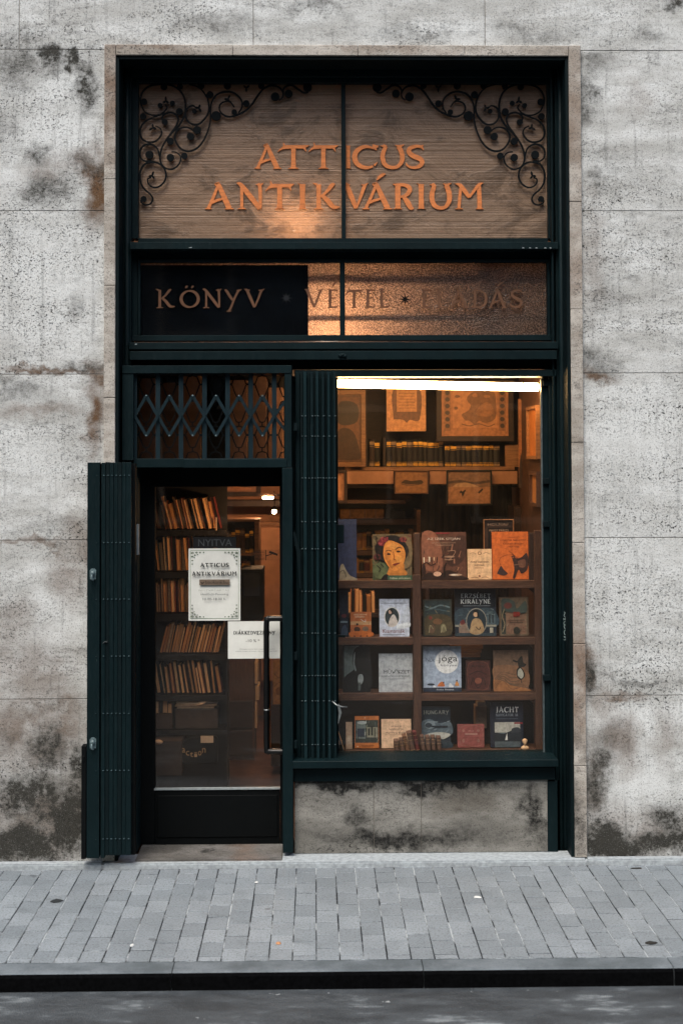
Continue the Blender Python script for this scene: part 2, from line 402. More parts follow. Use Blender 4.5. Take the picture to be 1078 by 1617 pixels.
# calligraphic capitals, unit height: lists of (x, z, stroke width) strips
G = {
 'A': [[(.5,1.06,.02),(.36,.98,.1),(.5,.93,.16)], [(.47,.98,.1),(.30,.52,.11),(.10,.04,.12)], [(.47,.98,.14),(.66,.5,.19),(.86,.03,.2)], [(-.03,.0,.01),(.08,.025,.06),(.22,.0,.02)], [(.7,.0,.02),(.86,.025,.07),(1.03,.0,.01)], [(.2,.2,.04),(.36,.32,.1),(.62,.4,.07)]],
 'T': [[(.5,.93,.19),(.5,.5,.17),(.5,.02,.2)], [(.32,.0,.01),(.5,.025,.07),(.68,.0,.01)], [(-.02,.7,.01),(.1,.84,.08),(.26,.91,.14),(.5,.92,.13),(.8,.92,.13),(.93,.95,.09),(1.03,.99,.01)], [(.16,1.12,.01),(.2,.96,.1)], [(.93,.72,.01),(.86,.88,.11)]],
 'I': [[(.5,.98,.6),(.5,.5,.52),(.5,.02,.6)], [(.02,.0,.01),(.5,.02,.05),(.98,.0,.01)], [(.0,1.02,.01),(.35,.97,.07),(.8,.98,.03)]],
 'C': [arc(.55,.48,.46,.45,58,302,.06,.07,20,.14), [(.78,.93,.2),(.95,.93,.1),(1.0,.99,.02)], [(.93,.76,.01),(.88,.86,.1),(.76,.9,.1)], [(.97,.26,.02),(.84,.13,.1)]],
 'U': [[(.12,1.0,.08),(.2,.9,.15),(.12,.66,.17),(.1,.42,.18),(.2,.16,.17),(.45,.04,.13),(.7,.08,.13),(.87,.3,.17),(.89,.55,.19),(.82,.8,.19),(.72,.93,.16)], [(.0,.97,.01),(.14,.94,.07),(.3,.9,.02)], [(.6,1.0,.02),(.78,.95,.1),(.98,1.02,.02)]],
 'S': [[(.94,.78,.03),(.86,.9,.1),(.58,.95,.13),(.25,.87,.16),(.18,.69,.19),(.42,.53,.2),(.78,.4,.2),(.86,.22,.18),(.66,.07,.14),(.32,.04,.1),(.08,.14,.08),(.02,.26,.02)], [(.8,.93,.1),(.95,1.0,.02)]],
 'N': [[(.16,.95,.1),(.17,.5,.11),(.17,.03,.12)], [(-.03,1.02,.02),(.14,.95,.15),(.5,.5,.19),(.88,.02,.16)], [(.9,.02,.1),(.9,.5,.12),(.88,.9,.13),(.82,1.02,.03)], [(.0,.0,.01),(.17,.025,.06),(.34,.0,.01)], [(.72,.97,.02),(.9,.95,.08),(1.02,1.03,.01)]],
 'K': [[(.2,.97,.17),(.2,.5,.16),(.2,.02,.17)], [(.02,.0,.01),(.2,.025,.06),(.38,.0,.01)], [(-.02,1.02,.02),(.14,.96,.1)], [(.22,.46,.05),(.5,.66,.1),(.72,.93,.15),(.84,1.0,.03)], [(.3,.56,.1),(.55,.34,.18),(.78,.08,.16),(1.04,.08,.02)]],
 'V': [[(.0,.98,.02),(.1,.95,.16),(.3,.5,.19),(.5,.03,.15)], [(.5,.03,.08),(.68,.45,.11),(.84,.88,.13),(.96,1.0,.02)], [(-.04,1.02,.01),(.1,.96,.08),(.26,.97,.01)], [(.7,.96,.01),(.86,.95,.07),(1.02,1.03,.01)]],
 'R': [[(.22,.96,.2),(.22,.5,.2),(.22,.02,.2)], [(.0,.0,.01),(.22,.025,.06),(.44,.0,.01)], [(-.04,.98,.02),(.2,.95,.11),(.55,.95,.12),(.8,.85,.17),(.8,.68,.17),(.6,.53,.12),(.34,.48,.07)], [(.48,.52,.1),(.7,.28,.2),(.88,.05,.17),(1.04,.04,.02)]],
 'M': [[(.2,.92,.1),(.15,.5,.11),(.12,.03,.12)], [(-.02,1.0,.02),(.16,.94,.13),(.34,.7,.16),(.5,.46,.12)], [(.5,.46,.08),(.66,.7,.1),(.86,.96,.11),(1.02,1.03,.01)], [(.85,.95,.15),(.87,.5,.16),(.88,.03,.17)], [(-.02,.0,.01),(.12,.02,.05),(.26,.0,.01)], [(.74,.0,.01),(.88,.025,.06),(1.02,.0,.01)]],
 'O': [arc(.5,.48,.43,.44,100,280,.07,.07,16,.13), arc(.5,.48,.43,.44,-80,100,.07,.07,16,.13)],
 'Y': [[(.02,.97,.03),(.14,.92,.16),(.34,.62,.17),(.5,.42,.13)], [(.92,.98,.03),(.82,.9,.12),(.6,.5,.12),(.4,.02,.12),(.28,-.15,.09),(.2,-.19,.03)], [(.14,-.19,.01),(.3,-.17,.05),(.42,-.2,.01)], [(.72,.96,.01),(.86,.94,.06),(1.02,1.0,.01)]],
 'E': [[(.24,.97,.2),(.24,.5,.18),(.24,.03,.2)], [(.0,1.0,.02),(.3,.96,.08),(.8,.96,.08),(.94,.9,.05)], [(.26,.53,.05),(.55,.53,.08),(.75,.55,.05)], [(.0,.0,.02),(.3,.04,.08),(.8,.04,.09),(.98,.14,.02)]],
 'L': [[(.26,1.0,.2),(.26,.5,.18),(.26,.03,.2)], [(.0,1.02,.01),(.26,.98,.06),(.46,1.02,.01)], [(.02,.0,.02),(.3,.04,.08),(.8,.04,.1),(1.0,.2,.02)]],
 'D': [[(.26,.95,.16),(.25,.5,.15),(.25,.03,.16)], [(.06,1.0,.02),(.3,.95,.09),(.6,.93,.1),(.86,.75,.16),(.92,.48,.17),(.84,.2,.15),(.58,.05,.1),(.26,.035,.08),(.02,.0,.02)]],
 'Z': [[(.08,.82,.04),(.12,.95,.1),(.5,.95,.09),(.9,.96,.08)], [(.86,.94,.1),(.5,.5,.14),(.12,.06,.1)], [(.1,.05,.09),(.6,.04,.09),(.92,.07,.1),(.96,.2,.03)]],
 'B': [[(.2,.96,.18),(.2,.03,.18)], [(.0,.98,.02),(.3,.95,.08),(.6,.93,.1),(.78,.76,.14),(.62,.57,.1),(.3,.53,.06)], [(.4,.53,.07),(.75,.45,.12),(.88,.27,.16),(.68,.07,.1),(.2,.04,.07),(.0,.0,.02)]],
 'H': [[(.16,1,.17),(.16,0,.17)], [(.84,1,.17),(.84,0,.17)], [(.16,.52,.07),(.84,.52,.07)], [(0,1,.03),(.34,1,.03)], [(0,.01,.03),(.34,.01,.03)], [(.66,1,.03),(1,1,.03)], [(.66,.01,.03),(1,.01,.03)]],
 'G': [arc(.52,.5,.46,.46,48,320,.06,.08,18,.12), [(.86,.44,.15),(.86,.1,.13)], [(.7,.45,.04),(1.,.45,.04)]],
 '.': [[(.3,.05,.14),(.7,.05,.14)]],
 'J': [[(.6,1,.2),(.6,.3,.19),(.5,.0,.13),(.2,-.1,.1)], [(.3,1,.03),(.9,1,.03)]],
}
ACC = {'Á': ('A', 'acute'), 'É': ('E', 'acute'), 'Ö': ('O', 'uml')}
def glyph(mb, ch, x0, x1, z0, z1, yf, yb, m=0, wmul=1.):
    acc = None
    if ch in ACC: ch, acc = ACC[ch]
    W, H = x1-x0, z1-z0
    sw = (H*.9 + min(W, H)*.1) * wmul
    if ch == 'I': sw = W
    st = [s_ for s_ in G[ch]]
    if acc == 'acute': st = st + [[(.48,1.14,.03),(.56,1.24,.1),(.7,1.36,.1),(.8,1.38,.02)]]
    if acc == 'uml': st = st + [[(.28,1.08,.03),(.34,1.15,.12),(.4,1.19,.03)], [(.58,1.08,.03),(.64,1.15,.12),(.7,1.19,.03)]]
    for s_ in st:
        pts = crom(s_, 4) if len(s_) > 2 and len(s_) < 15 else s_
        mb.ribbon([(x0+p[0]*W, z0+p[1]*H, max(p[2] + (.05 if wmul < .9 else 0.), .004)*sw) for p in pts], yf - mb.k*.0002, yb, m)
        mb.k = (mb.k + 1) % 12
def word_px(mb, items, py0, py1, yf, yb, m=0, wmul=1.):
    for ch, a, b in items:
        x0, x1, z0, z1 = PR(a, py0, b, py1, yf)
        glyph(mb, ch, x0, x1, z0, z1, yf, yb, m, wmul)
def serif(mb, txt, x0, x1, z0, z1, y, m=0, wmul=1.):
    """capitals set between x0 and x1"""
    wd = {'.': .25, 'I': .4, 'J': .55, 'L': .7, 'E': .75, 'S': .7, 'B': .8, 'T': .85, 'M': 1.1, ' ': .5}
    tot = sum(wd.get(ACC.get(c, (c,))[0], .95) + .16 for c in txt) - .16; x = x0; u = (x1-x0)/tot
    for c in txt:
        w_ = wd.get(ACC.get(c, (c,))[0], .95)*u
        if c != ' ': glyph(mb, c, x, x+w_, z0, z1, y, y+.0001, m, wmul)
        x += w_ + .16*u

# ================================================================== THE GROUND
def mat_paver():
    t = NT('concrete_pavers')
    ri = t.n('NewGeometry').outputs['Random Per Island']
    n = t.noise(34, detail=8, rough=.85); n2 = t.noise(1.6, detail=6); n3 = t.noise(95, detail=3, rough=.8)
    c = t.mix(t.ramp(ri, 0, 1, smooth=False), '#757d82', '#899196')
    c = t.mix(t.ramp(n2, .38, .62, 0, .35), c, '#5d6468')
    c = t.mix(t.ramp(n, .5, .75, 0, .5), c, '#aab1b3')
    c = t.mix(t.ramp(n3, .50, .62, 0, .72), c, '#4a5053')
    c = t.mix(t.ramp(t.noise(5.5, detail=8, rough=.75, off=13), .52, .70, 0, .3), c, '#4d5457')
    sp = t.noise(7, detail=3, rough=.5, off=3)
    c = t.mix(t.ramp(sp, .735, .76, 0, .6), c, '#3c4043')
    c = t.mix(t.ramp(t.noise(11, detail=3, off=9), .755, .775, 0, .8), c, '#b9bdbd')
    return t.out(t.pbr(c, t.ramp(n, .3, .7, .55, .8), t.bump(t.math('ADD', n, t.math('MULTIPLY', n3, .5)), .45, .004), spec=.45))
def mat_joint():
    t = NT('joint_sand')
    n = t.noise(4, stretch=(1.5, .8, 1), detail=6); n2 = t.noise(120, detail=3)
    c = t.mix(t.ramp(n, .47, .60), '#15181b', '#a3aaad')
    c = t.mix(t.ramp(n2, .5, .7, 0, .6), c, '#1d2021')
    return t.out(t.pbr(c, .95, t.bump(n2, .5, .004), spec=.2))
def mat_road():
    t = NT('asphalt')
    n = t.noise(140, detail=5, rough=.8); n2 = t.noise(3.5, stretch=(.6, 1.6, 1), detail=8, rough=.7); vo = t.n('TexVoronoi', {'Vector': t.obj, 'Scale': 130.0}).outputs['Distance']
    c = t.mix(t.ramp(n2, .35, .7), '#2b2f32', '#4c5256')
    c = t.mix(t.ramp(n2, .56, .68, 0, .7), c, '#8d9496')
    c = t.mix(t.ramp(n, .5, .72, 0, .7), c, '#5c6265')
    c = t.mix(t.ramp(t.noise(15, detail=3), .71, .73, 0, .8), c, '#a5aaaa')
    return t.out(t.pbr(c, t.ramp(n2, .3, .7, .5, .8), t.bump(t.math('ADD', n, vo), .8, .006), spec=.4))
def mat_kerb():
    t = NT('kerb_stone')
    n = t.noise(110, detail=5, rough=.8); n2 = t.noise(4, detail=7, rough=.7)
    geo = t.n('NewGeometry').outputs['Normal']
    c = t.mix(t.ramp(n2, .35, .7), '#4c5458', '#6a7277')
    c = t.mix(t.ramp(n, .5, .72, 0, .6), c, '#2c3033')
    return t.out(t.pbr(c, .75, t.bump(n, .6, .005), spec=.4))
M['paver'], M['joint'], M['road'], M['kerb'] = mat_paver(), mat_joint(), mat_road(), mat_kerb()
M['ledge'] = simple('ledge_stone', '#9aa1a4', .75, .25, 40, bump=.4)
M['kerb_face'] = simple('near_black_kerb_face', (.0022, .0024, .0027), .95, .5, 60, bump=.3, spec=.03)  # near-black front face, much darker than the kerb top
def GY(py, z, px=540):
    d = _M @ Vector(((px - _CX) / FPX, -(py - _CY) / FPX, -1)); return CAM_Y + d.y * (z - CAM_Z) / d.z
KY0 = GY(1516, -.002); KY1 = GY(1537, -.012); RZ = PZ(1562, KY1)
b = MB(); b.box(-40, 40, -60, KY1 + .05, RZ - .3, RZ); tag(b.build('road', M['road'], origin=(0, 0, 0)), kind='structure')
b = MB()
x = -12.
while x < 12:
    L = 1.1; e = .002
    x0, x1 = x + .372 + e, x + .372 + L - e
    pr = [(KY0 - .003, -.25), (KY0 - .003, -.002), (KY1 + .028, -.002), (KY1 + .010, -.008), (KY1 + .002, -.022), (KY1, RZ + .0), (KY1, -.25)]
    n = len(pr)
    vs = [(x0, p[0], p[1]) for p in pr] + [(x1, p[0], p[1]) for p in pr]
    b.add(vs, [tuple(range(n)), tuple(range(2*n-1, n-1, -1))])
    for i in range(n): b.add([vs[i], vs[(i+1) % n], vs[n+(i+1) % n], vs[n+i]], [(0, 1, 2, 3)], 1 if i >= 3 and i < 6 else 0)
    x += L
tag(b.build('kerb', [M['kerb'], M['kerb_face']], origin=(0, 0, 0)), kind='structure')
# paving: columns of 10x20 cm pavers running out from the wall, every other column half a paver along
b = MB()
b.box(-12, 12, KY0 - .002, -.05, -.2, -.0034, 1)
PW, PL, G_ = .1062, (-KY0 - .08) / 7.8, .0055
rp = random.Random(3)
xs = -5.6
k = 0
x_al = PX(560, -.07, 1365)
k0 = int((x_al + 5.6) / PW); xs = x_al - k0 * PW
def paver(x0, x1, y0, y1):
    z = rp.uniform(-.0006, .0006); tx, ty = rp.uniform(-.0004, .0004), rp.uniform(-.0005, .0005); j = .0012
    jj = [rp.uniform(-j, j) for _ in range(4)]
    x0 += G_/2 + jj[0]; x1 -= G_/2 + jj[1]; y0 += G_/2 + .0014 + jj[2]; y1 -= G_/2 + .0014 + jj[3]
    c = .0022
    vs = []
    for (a, zz) in ((0, -.03), (0, -.0014), (c, 0)):
        for (xx, yy, sx, sy) in ((x0, y0, 1, 1), (x1, y0, -1, 1), (x1, y1, -1, -1), (x0, y1, 1, -1)):
            vs.append((xx + a*sx, yy + a*sy, zz + z + (tx if xx == x0 else -tx) + (ty if yy == y0 else -ty)))
    b.add(vs, [(8, 9, 10, 11)] + [(i, (i+1) % 4, 4+(i+1) % 4, 4+i) for i in range(4)] + [(4+i, 4+(i+1) % 4, 8+(i+1) % 4, 8+i) for i in range(4)])
while xs + k*PW < 6.5:
    x0 = xs + k*PW; y = -.076
    first = PL * (.5 if k % 2 else 1)
    ys = [y]
    y -= first; ys.append(y)
    while y - PL > KY0 + .02: y -= PL; ys.append(y)
    ys.append(KY0)
    for a, c_ in zip(ys, ys[1:]):
        if a - c_ < .015: continue
        paver(x0, x0 + PW, c_, a)
    k += 1
tag(b.build('sidewalk', [M['paver'], M['joint']], origin=(0, 0, 0)), kind='structure')

# small litter on the paving
def litter(name, px, py, label, cat, col, sx, sy, sz):
    d = GY(py, 0, px)
    p = P(px, py, d); t_ = MB()
    n = 7; pts = [(math.cos(2*math.pi*i/n)*rp.uniform(.7, 1.1), math.sin(2*math.pi*i/n)*rp.uniform(.7, 1.1)) for i in range(n)]
    z = .0022
    vs = [(p.x+a*sx, p.y+c*sy, z) for a, c in pts] + [(p.x+a*sx*.75, p.y+c*sy*.75, z+sz*rp.uniform(.7, 1.1)) for a, c in pts]
    t_.add(vs, [tuple(range(n)), tuple(range(2*n-1, n-1, -1))] + [(i, (i+1) % n, n+(i+1) % n, n+i) for i in range(n)])
    tag(t_.build(name, col), label, cat)
wp = simple('scrap_paper', '#c9cbc8', .8, .1, 30)
litter('paper_scrap', 209, 1494, 'small white paper scrap near the kerb, left of the doorway', 'litter', wp, .012, .016, .006)
litter('orange_peel', 440, 1491, 'tiny orange and white peel near the kerb in front of the door', 'litter', simple('peel', '#b5835c', .7, .4, 40), .014, .012, .008)
litter('paper_scrap', 753, 1418, 'pale folded paper scrap on the paving in front of the shop window', 'litter', wp, .022, .014, .006)
litter('chewing_gum', 90, 1423, 'dark flattened gum blot on the paving at the left', 'litter', simple('old_gum', '#232729', .7, .2, 40), .04, .035, .0015)
litter('dry_leaf', 1027, 1490, 'dark curled dry leaf on the paving at the right', 'litter', simple('leaf_brown', '#1d1b17', .8, .3, 40), .03, .02, .006)
litter('paper_scrap', 405, 1394, 'white paper speck on the paving before the threshold', 'litter', wp, .012, .01, .004)
litter('dry_leaf', 1005, 1372, 'thin dark leaf on the paving at the foot of the right wall', 'litter', simple('leaf_dark', '#24211b', .8, .3, 40), .04, .008, .004)

# ================================================================== THE SHOP BUILDING
B = thing('shop_building', (0, 0, 0), 'grey travertine building with a dark green antiquarian bookshop front', 'building')
SX0, SX1 = PX(165, 0, 720), PX(920, 0, 720)          # outer edges of the door surround
OX0, OX1 = PX(182, -.02, 720), PX(902, -.02, 720)    # the opening
OZ1 = PZ(88, -.02); SZ1 = PZ(71, -.02)
zc = [PZ(v, 0) for v in (1357, 1101, 851, 590, 333, 79, -175, -430)]; zc[0] = .0
b = MB(); g = .0018
def slab(x0, x1, z0, z1):
    b.box(x0 + g, x1 - g, 0, .07, z0 + g, z1 - g)
for i in range(5):
    for a, c_ in ((-6.5, -4.9), (-4.9, -3.4), (-3.4, PX(-180, 0)), (PX(-180, 0), SX0 - .0)): slab(a, c_, zc[i], zc[i+1])
    for a, c_ in ((SX1, PX(1260, 0)), (PX(1260, 0), 4.4), (4.4, 6.5)): slab(a, c_, zc[i], zc[i+1])
vj = [-6.5, -4.6, -3.2, PX(28, 0), PX(401, 0), PX(770, 0), PX(1140, 0), 3.9, 6.5]
for a, c_ in zip(vj, vj[1:]): slab(a, c_, zc[5], zc[6])
vj = [-6.5, -3.9, -2.3, PX(210, 0), PX(590, 0), PX(960, 0), 3.2, 6.5]
for a, c_ in zip(vj, vj[1:]): slab(a, c_, zc[6], zc[7])
b.build('wall', M['stone'], B, bevel=.0016)
b = MB()
for a in ((-6.5, OX0 - .03, -.1, 7.6), (OX1 + .03, 6.5, -.1, 7.6)): b.box(a[0], a[1], .0035, .32, a[2], a[3])
b.box(OX0 - .03, OX1 + .03, .0035, .32, OZ1 + .03, 7.6)
b.build('wall_core', M['mortar'], B)
b = MB(); b.box(-6.5, OX0 - .06, -.068, .0, -.05, .030); b.box(OX1 + .06, 6.5, -.068, .0, -.05, .030)
b.box(OX0 - .06, OX1 + .06, -.068, .13, -.05, .0285)
b.build('base_ledge', M['ledge'], B, bevel=.008, seg=2)
b = MB()
zz = [.03, .52, 1.1, 1.62, 2.2, 2.75, 3.4, 3.95, SZ1]
for (a, c_) in ((SX0, OX0), (OX1, SX1)):
    off = .0 if a == SX0 else .21
    z = .03
    while z < SZ1 - .01:
        z2 = min(SZ1, z + rp.uniform(.5, .75) + off*0); 
        if SZ1 - z2 < .25: z2 = SZ1
        j = rp.uniform(-.0015, .0015)
        b.box(a, c_, -.026 + j, .08, z + .001, z2 - .001); z = z2
xx = [OX0 + .001, -.45, .25, .85, OX1 - .001]
for a, c_ in zip(xx, xx[1:]): b.box(a + .001, c_ - .001, -.026, .08, OZ1, SZ1 - rp.uniform(0, .002))
b.build('door_surround', M['trim'], B, bevel=.003)
b = MB()
x0, x1, z0, z1 = PR(465, 1233, 865, 1352, .10); z0 = .03; z1 += .03
js = [x0, PX(590, .1, 1290), PX(665, .1, 1290), x1]
for a, c_ in zip(js, js[1:]): b.box(a + .0012, c_ - .0012, .10, .2, z0, z1)
b.build('plinth_panel', M['plinth'], B, bevel=.002)
b = MB(); b.box(x0, x1, .104, .3, z0, z1 - .002); b.build('plinth_core', M['mortar'], B)
# worn threshold stone
M['thresh'] = stone('worn_threshold', '#7d7b78', '#55534f', '#1c1b1a', '#6b5442', [(330, 1338, .08, .05, .8)], [(390, 1340, .12, .2, .45)], (), .6, 3)
b = MB(); b.box(PX(214, 0, 1340), PX(446, 0, 1340), -.03, .5, -.02, .036); b.build('threshold', M['thresh'], B, bevel=.006, seg=2)
# steel lining of the opening
b = MB()
b.box(OX0, OX0 + .018, -.012, .30, .03, OZ1); b.box(OX1 - .018, OX1, -.012, .30, .03, OZ1); b.box(OX0 + .018, OX1 - .018, -.010, .30, OZ1 - .02, OZ1)
b.build('reveal_lining', M['green_b'], B, bevel=.002)
b = MB()
F = [  # px x0,y0,x1,y1, front y, back y
 (189, 96, 207, 1347, .175, .30), (879, 96, 896, 1347, .175, .30), (207, 100, 879, 121, .19, .30),
 (205, 382, 881, 393.5, .120, .30), (206, 396, 218, 534, .23, .30), (868, 396, 879, 534, .23, .30), (218, 396, 868, 409, .235, .30),
 (204, 540, 881, 551.5, .125, .30), (205, 554, 879, 568, .110, .30), (207, 569, 879, 583, .235, .30)]
for f in F: b.rb(*f)
# rounded beads down the stiles
for px, y in ((200, .155), (889, .135)):
    x = PX(px, y); b.tube([(x, y + .012, .035), (x, y + .012, PZ(100, y))], .016, n=12)
b.rb(873, 96, 876, 1347, .150, .20); b.rb(869, 600, 871, 1160, .185, .22, 0)
b.rb(863, 1233, 880, 1347, .10, .30)
b.build('shopfront_frame', [M['green'], M['galv']], B, bevel=.0025)

# ---- upper sign
def part(name, mats, parent, fn, bevel=0.):
    mb = MB(); fn(mb); return mb.build(name, mats, parent, bevel)
sg = MB()
sg.rb(207, 121, 218.5, 377, .215, .30); sg.rb(864.5, 121, 878, 377, .215, .30); sg.rb(218.5, 121, 864.5, 130.5, .215, .30); sg.rb(218.5, 376, 864.5, 383, .205, .30)
sg.rb(539, 130.5, 545.5, 376, .222, .262)
sign = sg.build('sign_window', M['green'], B, bevel=.002)
part('sign_sheet', M['sign'], sign, lambda m: m.rb(214, 126, 869, 380, .262, .2625))
ltr = MB()
word_px(ltr, [('A', 403, 443), ('T', 439.5, 487), ('T', 488, 533), ('I', 544, 555), ('C', 556, 597), ('U', 600, 639), ('S', 640, 670)], 229, 266, .2545, .2610, 0, 1.06)
ltr.build('lettering', M['orange'], sign)
ltr = MB()
word_px(ltr, [('A', 325, 368), ('N', 375, 415), ('T', 420, 463), ('I', 470, 485), ('K', 495, 535), ('V', 543, 581), ('Á', 573, 618), ('R', 621, 652), ('I', 657.5, 672), ('U', 678, 713), ('M', 719, 762)], 290, 330, .2545, .2610, 0, 1.06)
ltr.build('lettering', M['orange'], sign)
# ironwork scrolls
def s1(p): return (210 + p[0]/6.7375, 120 + p[1]/6.7375)
def s2(p): return (340 + p[0]/6.7375, 120 + p[1]/6.7375)
strokes = [
 [s1(p) for p in [(340,300),(362,340),(305,400),(220,418),(130,380),(88,300),(82,230),(110,160),(180,105),(300,85),(400,95),(480,135),(540,215),(560,320),(545,430),(495,520),(430,590),(370,660),(320,740),(293,820),(290,890),(312,950),(360,985),(420,990),(480,950),(508,890),(500,845),(460,812),(412,806)]],
 [s1(p) for p in [(335,490),(310,455),(330,410),(390,387),(450,405),(482,455),(465,520),(410,600),(350,680)]],
 [s1(p) for p in [(340,395),(240,432),(150,470),(92,530),(76,610),(110,680),(190,705),(260,680),(305,615),(292,560),(240,530)]],
 [s1(p) for p in [(195,900),(130,905),(82,865),(78,790),(125,735),(200,730),(258,770),(282,840),(290,900)]],
 [s1(p) for p in [(195,1080),(160,1095),(162,1140),(205,1180),(270,1180),(330,1130),(352,1060),(335,985),(280,932),(210,915),(130,935),(85,1000),(75,1080),(90,1150),(130,1210),(190,1262),(211,1310),(190,1355),(140,1372),(95,1350),(82,1320)]],
 [s1(p) for p in [(600,88),(700,120),(772,200),(806,290),(802,390),(750,470),(690,515),(620,508),(572,460),(562,390),(590,335),(640,315),(680,345)]],
 [s1(p) for p in [(806,300),(826,420),(810,540),(760,670),(690,760),(600,800),(520,780),(462,710),(445,640),(480,570),(550,545),(610,558),(660,600)]],
 [s1((826,420)), s1((832,300)), s1((880,210)), s1((960,170)), s1((1050,172))] + [s2(p) for p in [(240,210),(282,270),(280,340),(245,392)]],
 [s2(p) for p in [(200,330),(150,268),(70,285),(42,340),(70,400),(145,433),(230,413),(320,370),(390,300),(450,210),(520,130),(600,100),(680,122),(720,180),(712,230),(675,258)]],
 [s2(p) for p in [(724,190),(725,140),(765,103),(820,100),(880,140),(940,178),(990,172)]]]
balls = [(s1((a, c_)), r) for a, c_, r in [(120,275,35),(290,315,27),(420,290,27),(110,430,35),(340,490,33),(495,380,38),(400,695,38),(178,838,44),(400,868,40),(115,1310,33),(548,850,35),(612,643,40),(683,575,43),(820,200,38),(725,105,35),(1005,105,38),(885,425,52),(655,375,24),(330,115,35),(500,112,32)]] + \
        [(s2((a, c_)), r) for a, c_, r in [(203,385,30),(330,293,35),(488,105,33),(637,220,46),(780,188,42),(980,122,48)]]
leaves = [(s1((350,265)), 90, 1.), (s1((212,550)), 215, 1.), (s1((205,1060)), 70, 1.), (s1((700,340)), 300, 1.), (s2((135,245)), 60, 1.), (s2((330,125)), 270, .9)]
for side, name in ((1, 'corner_scroll'), (-1, 'corner_scroll')):
    mb = MB()
    mir = (lambda p: p) if side == 1 else (lambda p: (1080.6 - p[0], p[1]))
    yy = .236
    def W(p):
        q = mir(p); v = P(q[0], q[1], yy); return v.x, v.z
    for i, st in enumerate(strokes):
        c_ = crom([W(p) for p in st], 5)
        n = len(c_)
        mb.ribbon([(p[0], p[1], .0074 + .0036*math.sin(math.pi*j/(n-1))) for j, p in enumerate(c_)], yy - i*.0002, yy + .006)
    for (p, r) in balls:
        x, z = W(p); rr = r/6.7375/283*1.03
        mb.disc(x, z, rr, yy - .004, yy + .0065, n=18)
    for (p, a, sc) in leaves:
        x, z = W(p)
        for da, ln in ((0, .026), (125, .022), (-125, .022)):
            t = R(a + da); t = t if side == 1 else math.pi - t
            ca, sa = math.cos(t), math.sin(t)
            mb.ribbon([(x, z, .005), (x+ca*ln*.35, z+sa*ln*.35, .0125*sc), (x+ca*ln*.7, z+sa*ln*.7+.001, .011*sc), (x+ca*ln, z+sa*ln, .002)], yy - .003 - .0002*da/125, yy + .006)
    mb.build(name, M['iron'], sign)
# ---- second transom
tr = MB()
tr.rb(218, 409, 222, 529, .222, .30); tr.rb(864, 409, 868, 529, .222, .30); tr.rb(207, 529, 879, 538, .215, .30); tr.rb(222, 409, 864, 414, .222, .3); tr.rb(536.5, 414, 544.5, 529, .225, .262)
trans = tr.build('transom_window', M['green'], B, bevel=.002)
part('glass', M['darkpane'], trans, lambda m: m.rb(220, 412, 866, 530, .250, .252))
part('pimpled_pane', M['obscure'], trans, lambda m: m.rb(218, 412, 866, 530, .268, .270))
part('blanking_board', simple('dark_blue_board', '#05080c', .8, .6, 5, bump=.05, spec=.05), trans, lambda m: m.rb(218, 418.5, 486.5, 530, .256, .262))
M['gold_dk'] = M['gold']
ltr = MB()
word_px(ltr, [('K', 247, 275), ('Ö', 284, 315.5), ('N', 321, 349), ('Y', 354, 381), ('V', 387, 417)], 457, 486, .2465, .2490, 0, .66)
ltr.build('lettering', M['gold'], trans)
ltr = MB()
word_px(ltr, [('V', 482, 510), ('É', 517, 534), ('T', 546, 572), ('E', 577, 592), ('L', 598, 615)], 457, 486, .2465, .2490, 0, .66)
ltr.build('lettering', M['gold'], trans)
ltr = MB()
word_px(ltr, [('E', 665, 682), ('L', 688, 706), ('A', 709, 740), ('D', 743, 769), ('Á', 771, 800), ('S', 804, 825)], 457, 486, .2465, .2490, 0, .66)
ltr.build('lettering', M['gold'], trans)
def star(mb, px, py, r1, r2, y):
    c_ = P(px, py, y); pts = []
    for i in range(16):
        a = math.pi*i/8 + math.pi/2; r = (r1 if i % 2 == 0 else r2); pts.append((c_.x + r*math.cos(a), c_.z + r*math.sin(a)))
    mb.prism(pts, y, y + .002)
mb = MB(); star(mb, 639, 472.5, .037, .011, .2465); mb.build('star', M['black'], trans)
mb = MB(); star(mb, 452, 470.5, .037, .011, .2465); mb.build('star', flat('star_blue', '#0d1216'), trans)

# ---- grille over the door
gr = MB()
gr.rb(193, 577, 460.5, 589.5, .045, .30); gr.rb(193, 589.5, 211, 727, .05, .30); gr.rb(449.5, 589.5, 460.5, 738, .05, .30)
gr.rb(211, 724, 449.5, 738, .075, .30, 0); gr.rb(290, 725, 453, 738.5, .045, .075)
grille = gr.build('fanlight', M['green'], B, bevel=.002)
bars = [213, 249.5, 286, 323, 359.5, 396, 433]
for i, px in enumerate(bars):
    c_ = P(px, 657, .084)
    part('grille_bar', [M['green_g'], M['rivet']], grille, lambda m: (m.rb(px - 3.6, 589, px + 3.6, 726, .085, .093), m.ball(c_, .0065, m=1, nu=8, nv=6)), .0008)
def flatbar(a, c_, y, w=.017, rv=False):
    A_, C_ = P(a[0], a[1], y), P(c_[0], c_[1], y); mb = MB()
    mb.ribbon([(A_.x, A_.z, w), (C_.x, C_.z, w)], y, y + .004)
    if rv: mb.ball((C_.x, y - .001, C_.z), .0055, m=1, nu=8, nv=6)
    mb.build('lattice_bar', [M['green_g'], M['rivet']], grille, bevel=.0008)
for i in range(7):
    x = bars[i]; nx = bars[i+1] if i < 6 else 450
    mid = (x + nx) / 2 if i < 6 else 450
    flatbar((x, 657), (mid, 625 if i < 6 else 634), .078); flatbar((x, 657), (mid, 688 if i < 6 else 679), .074)
    if i < 6: flatbar((nx, 657), (mid, 625), .070, rv=True); flatbar((nx, 657), (mid, 688), .066, rv=True)
mb = MB()
cell_w, cell_h = 36.6, 40
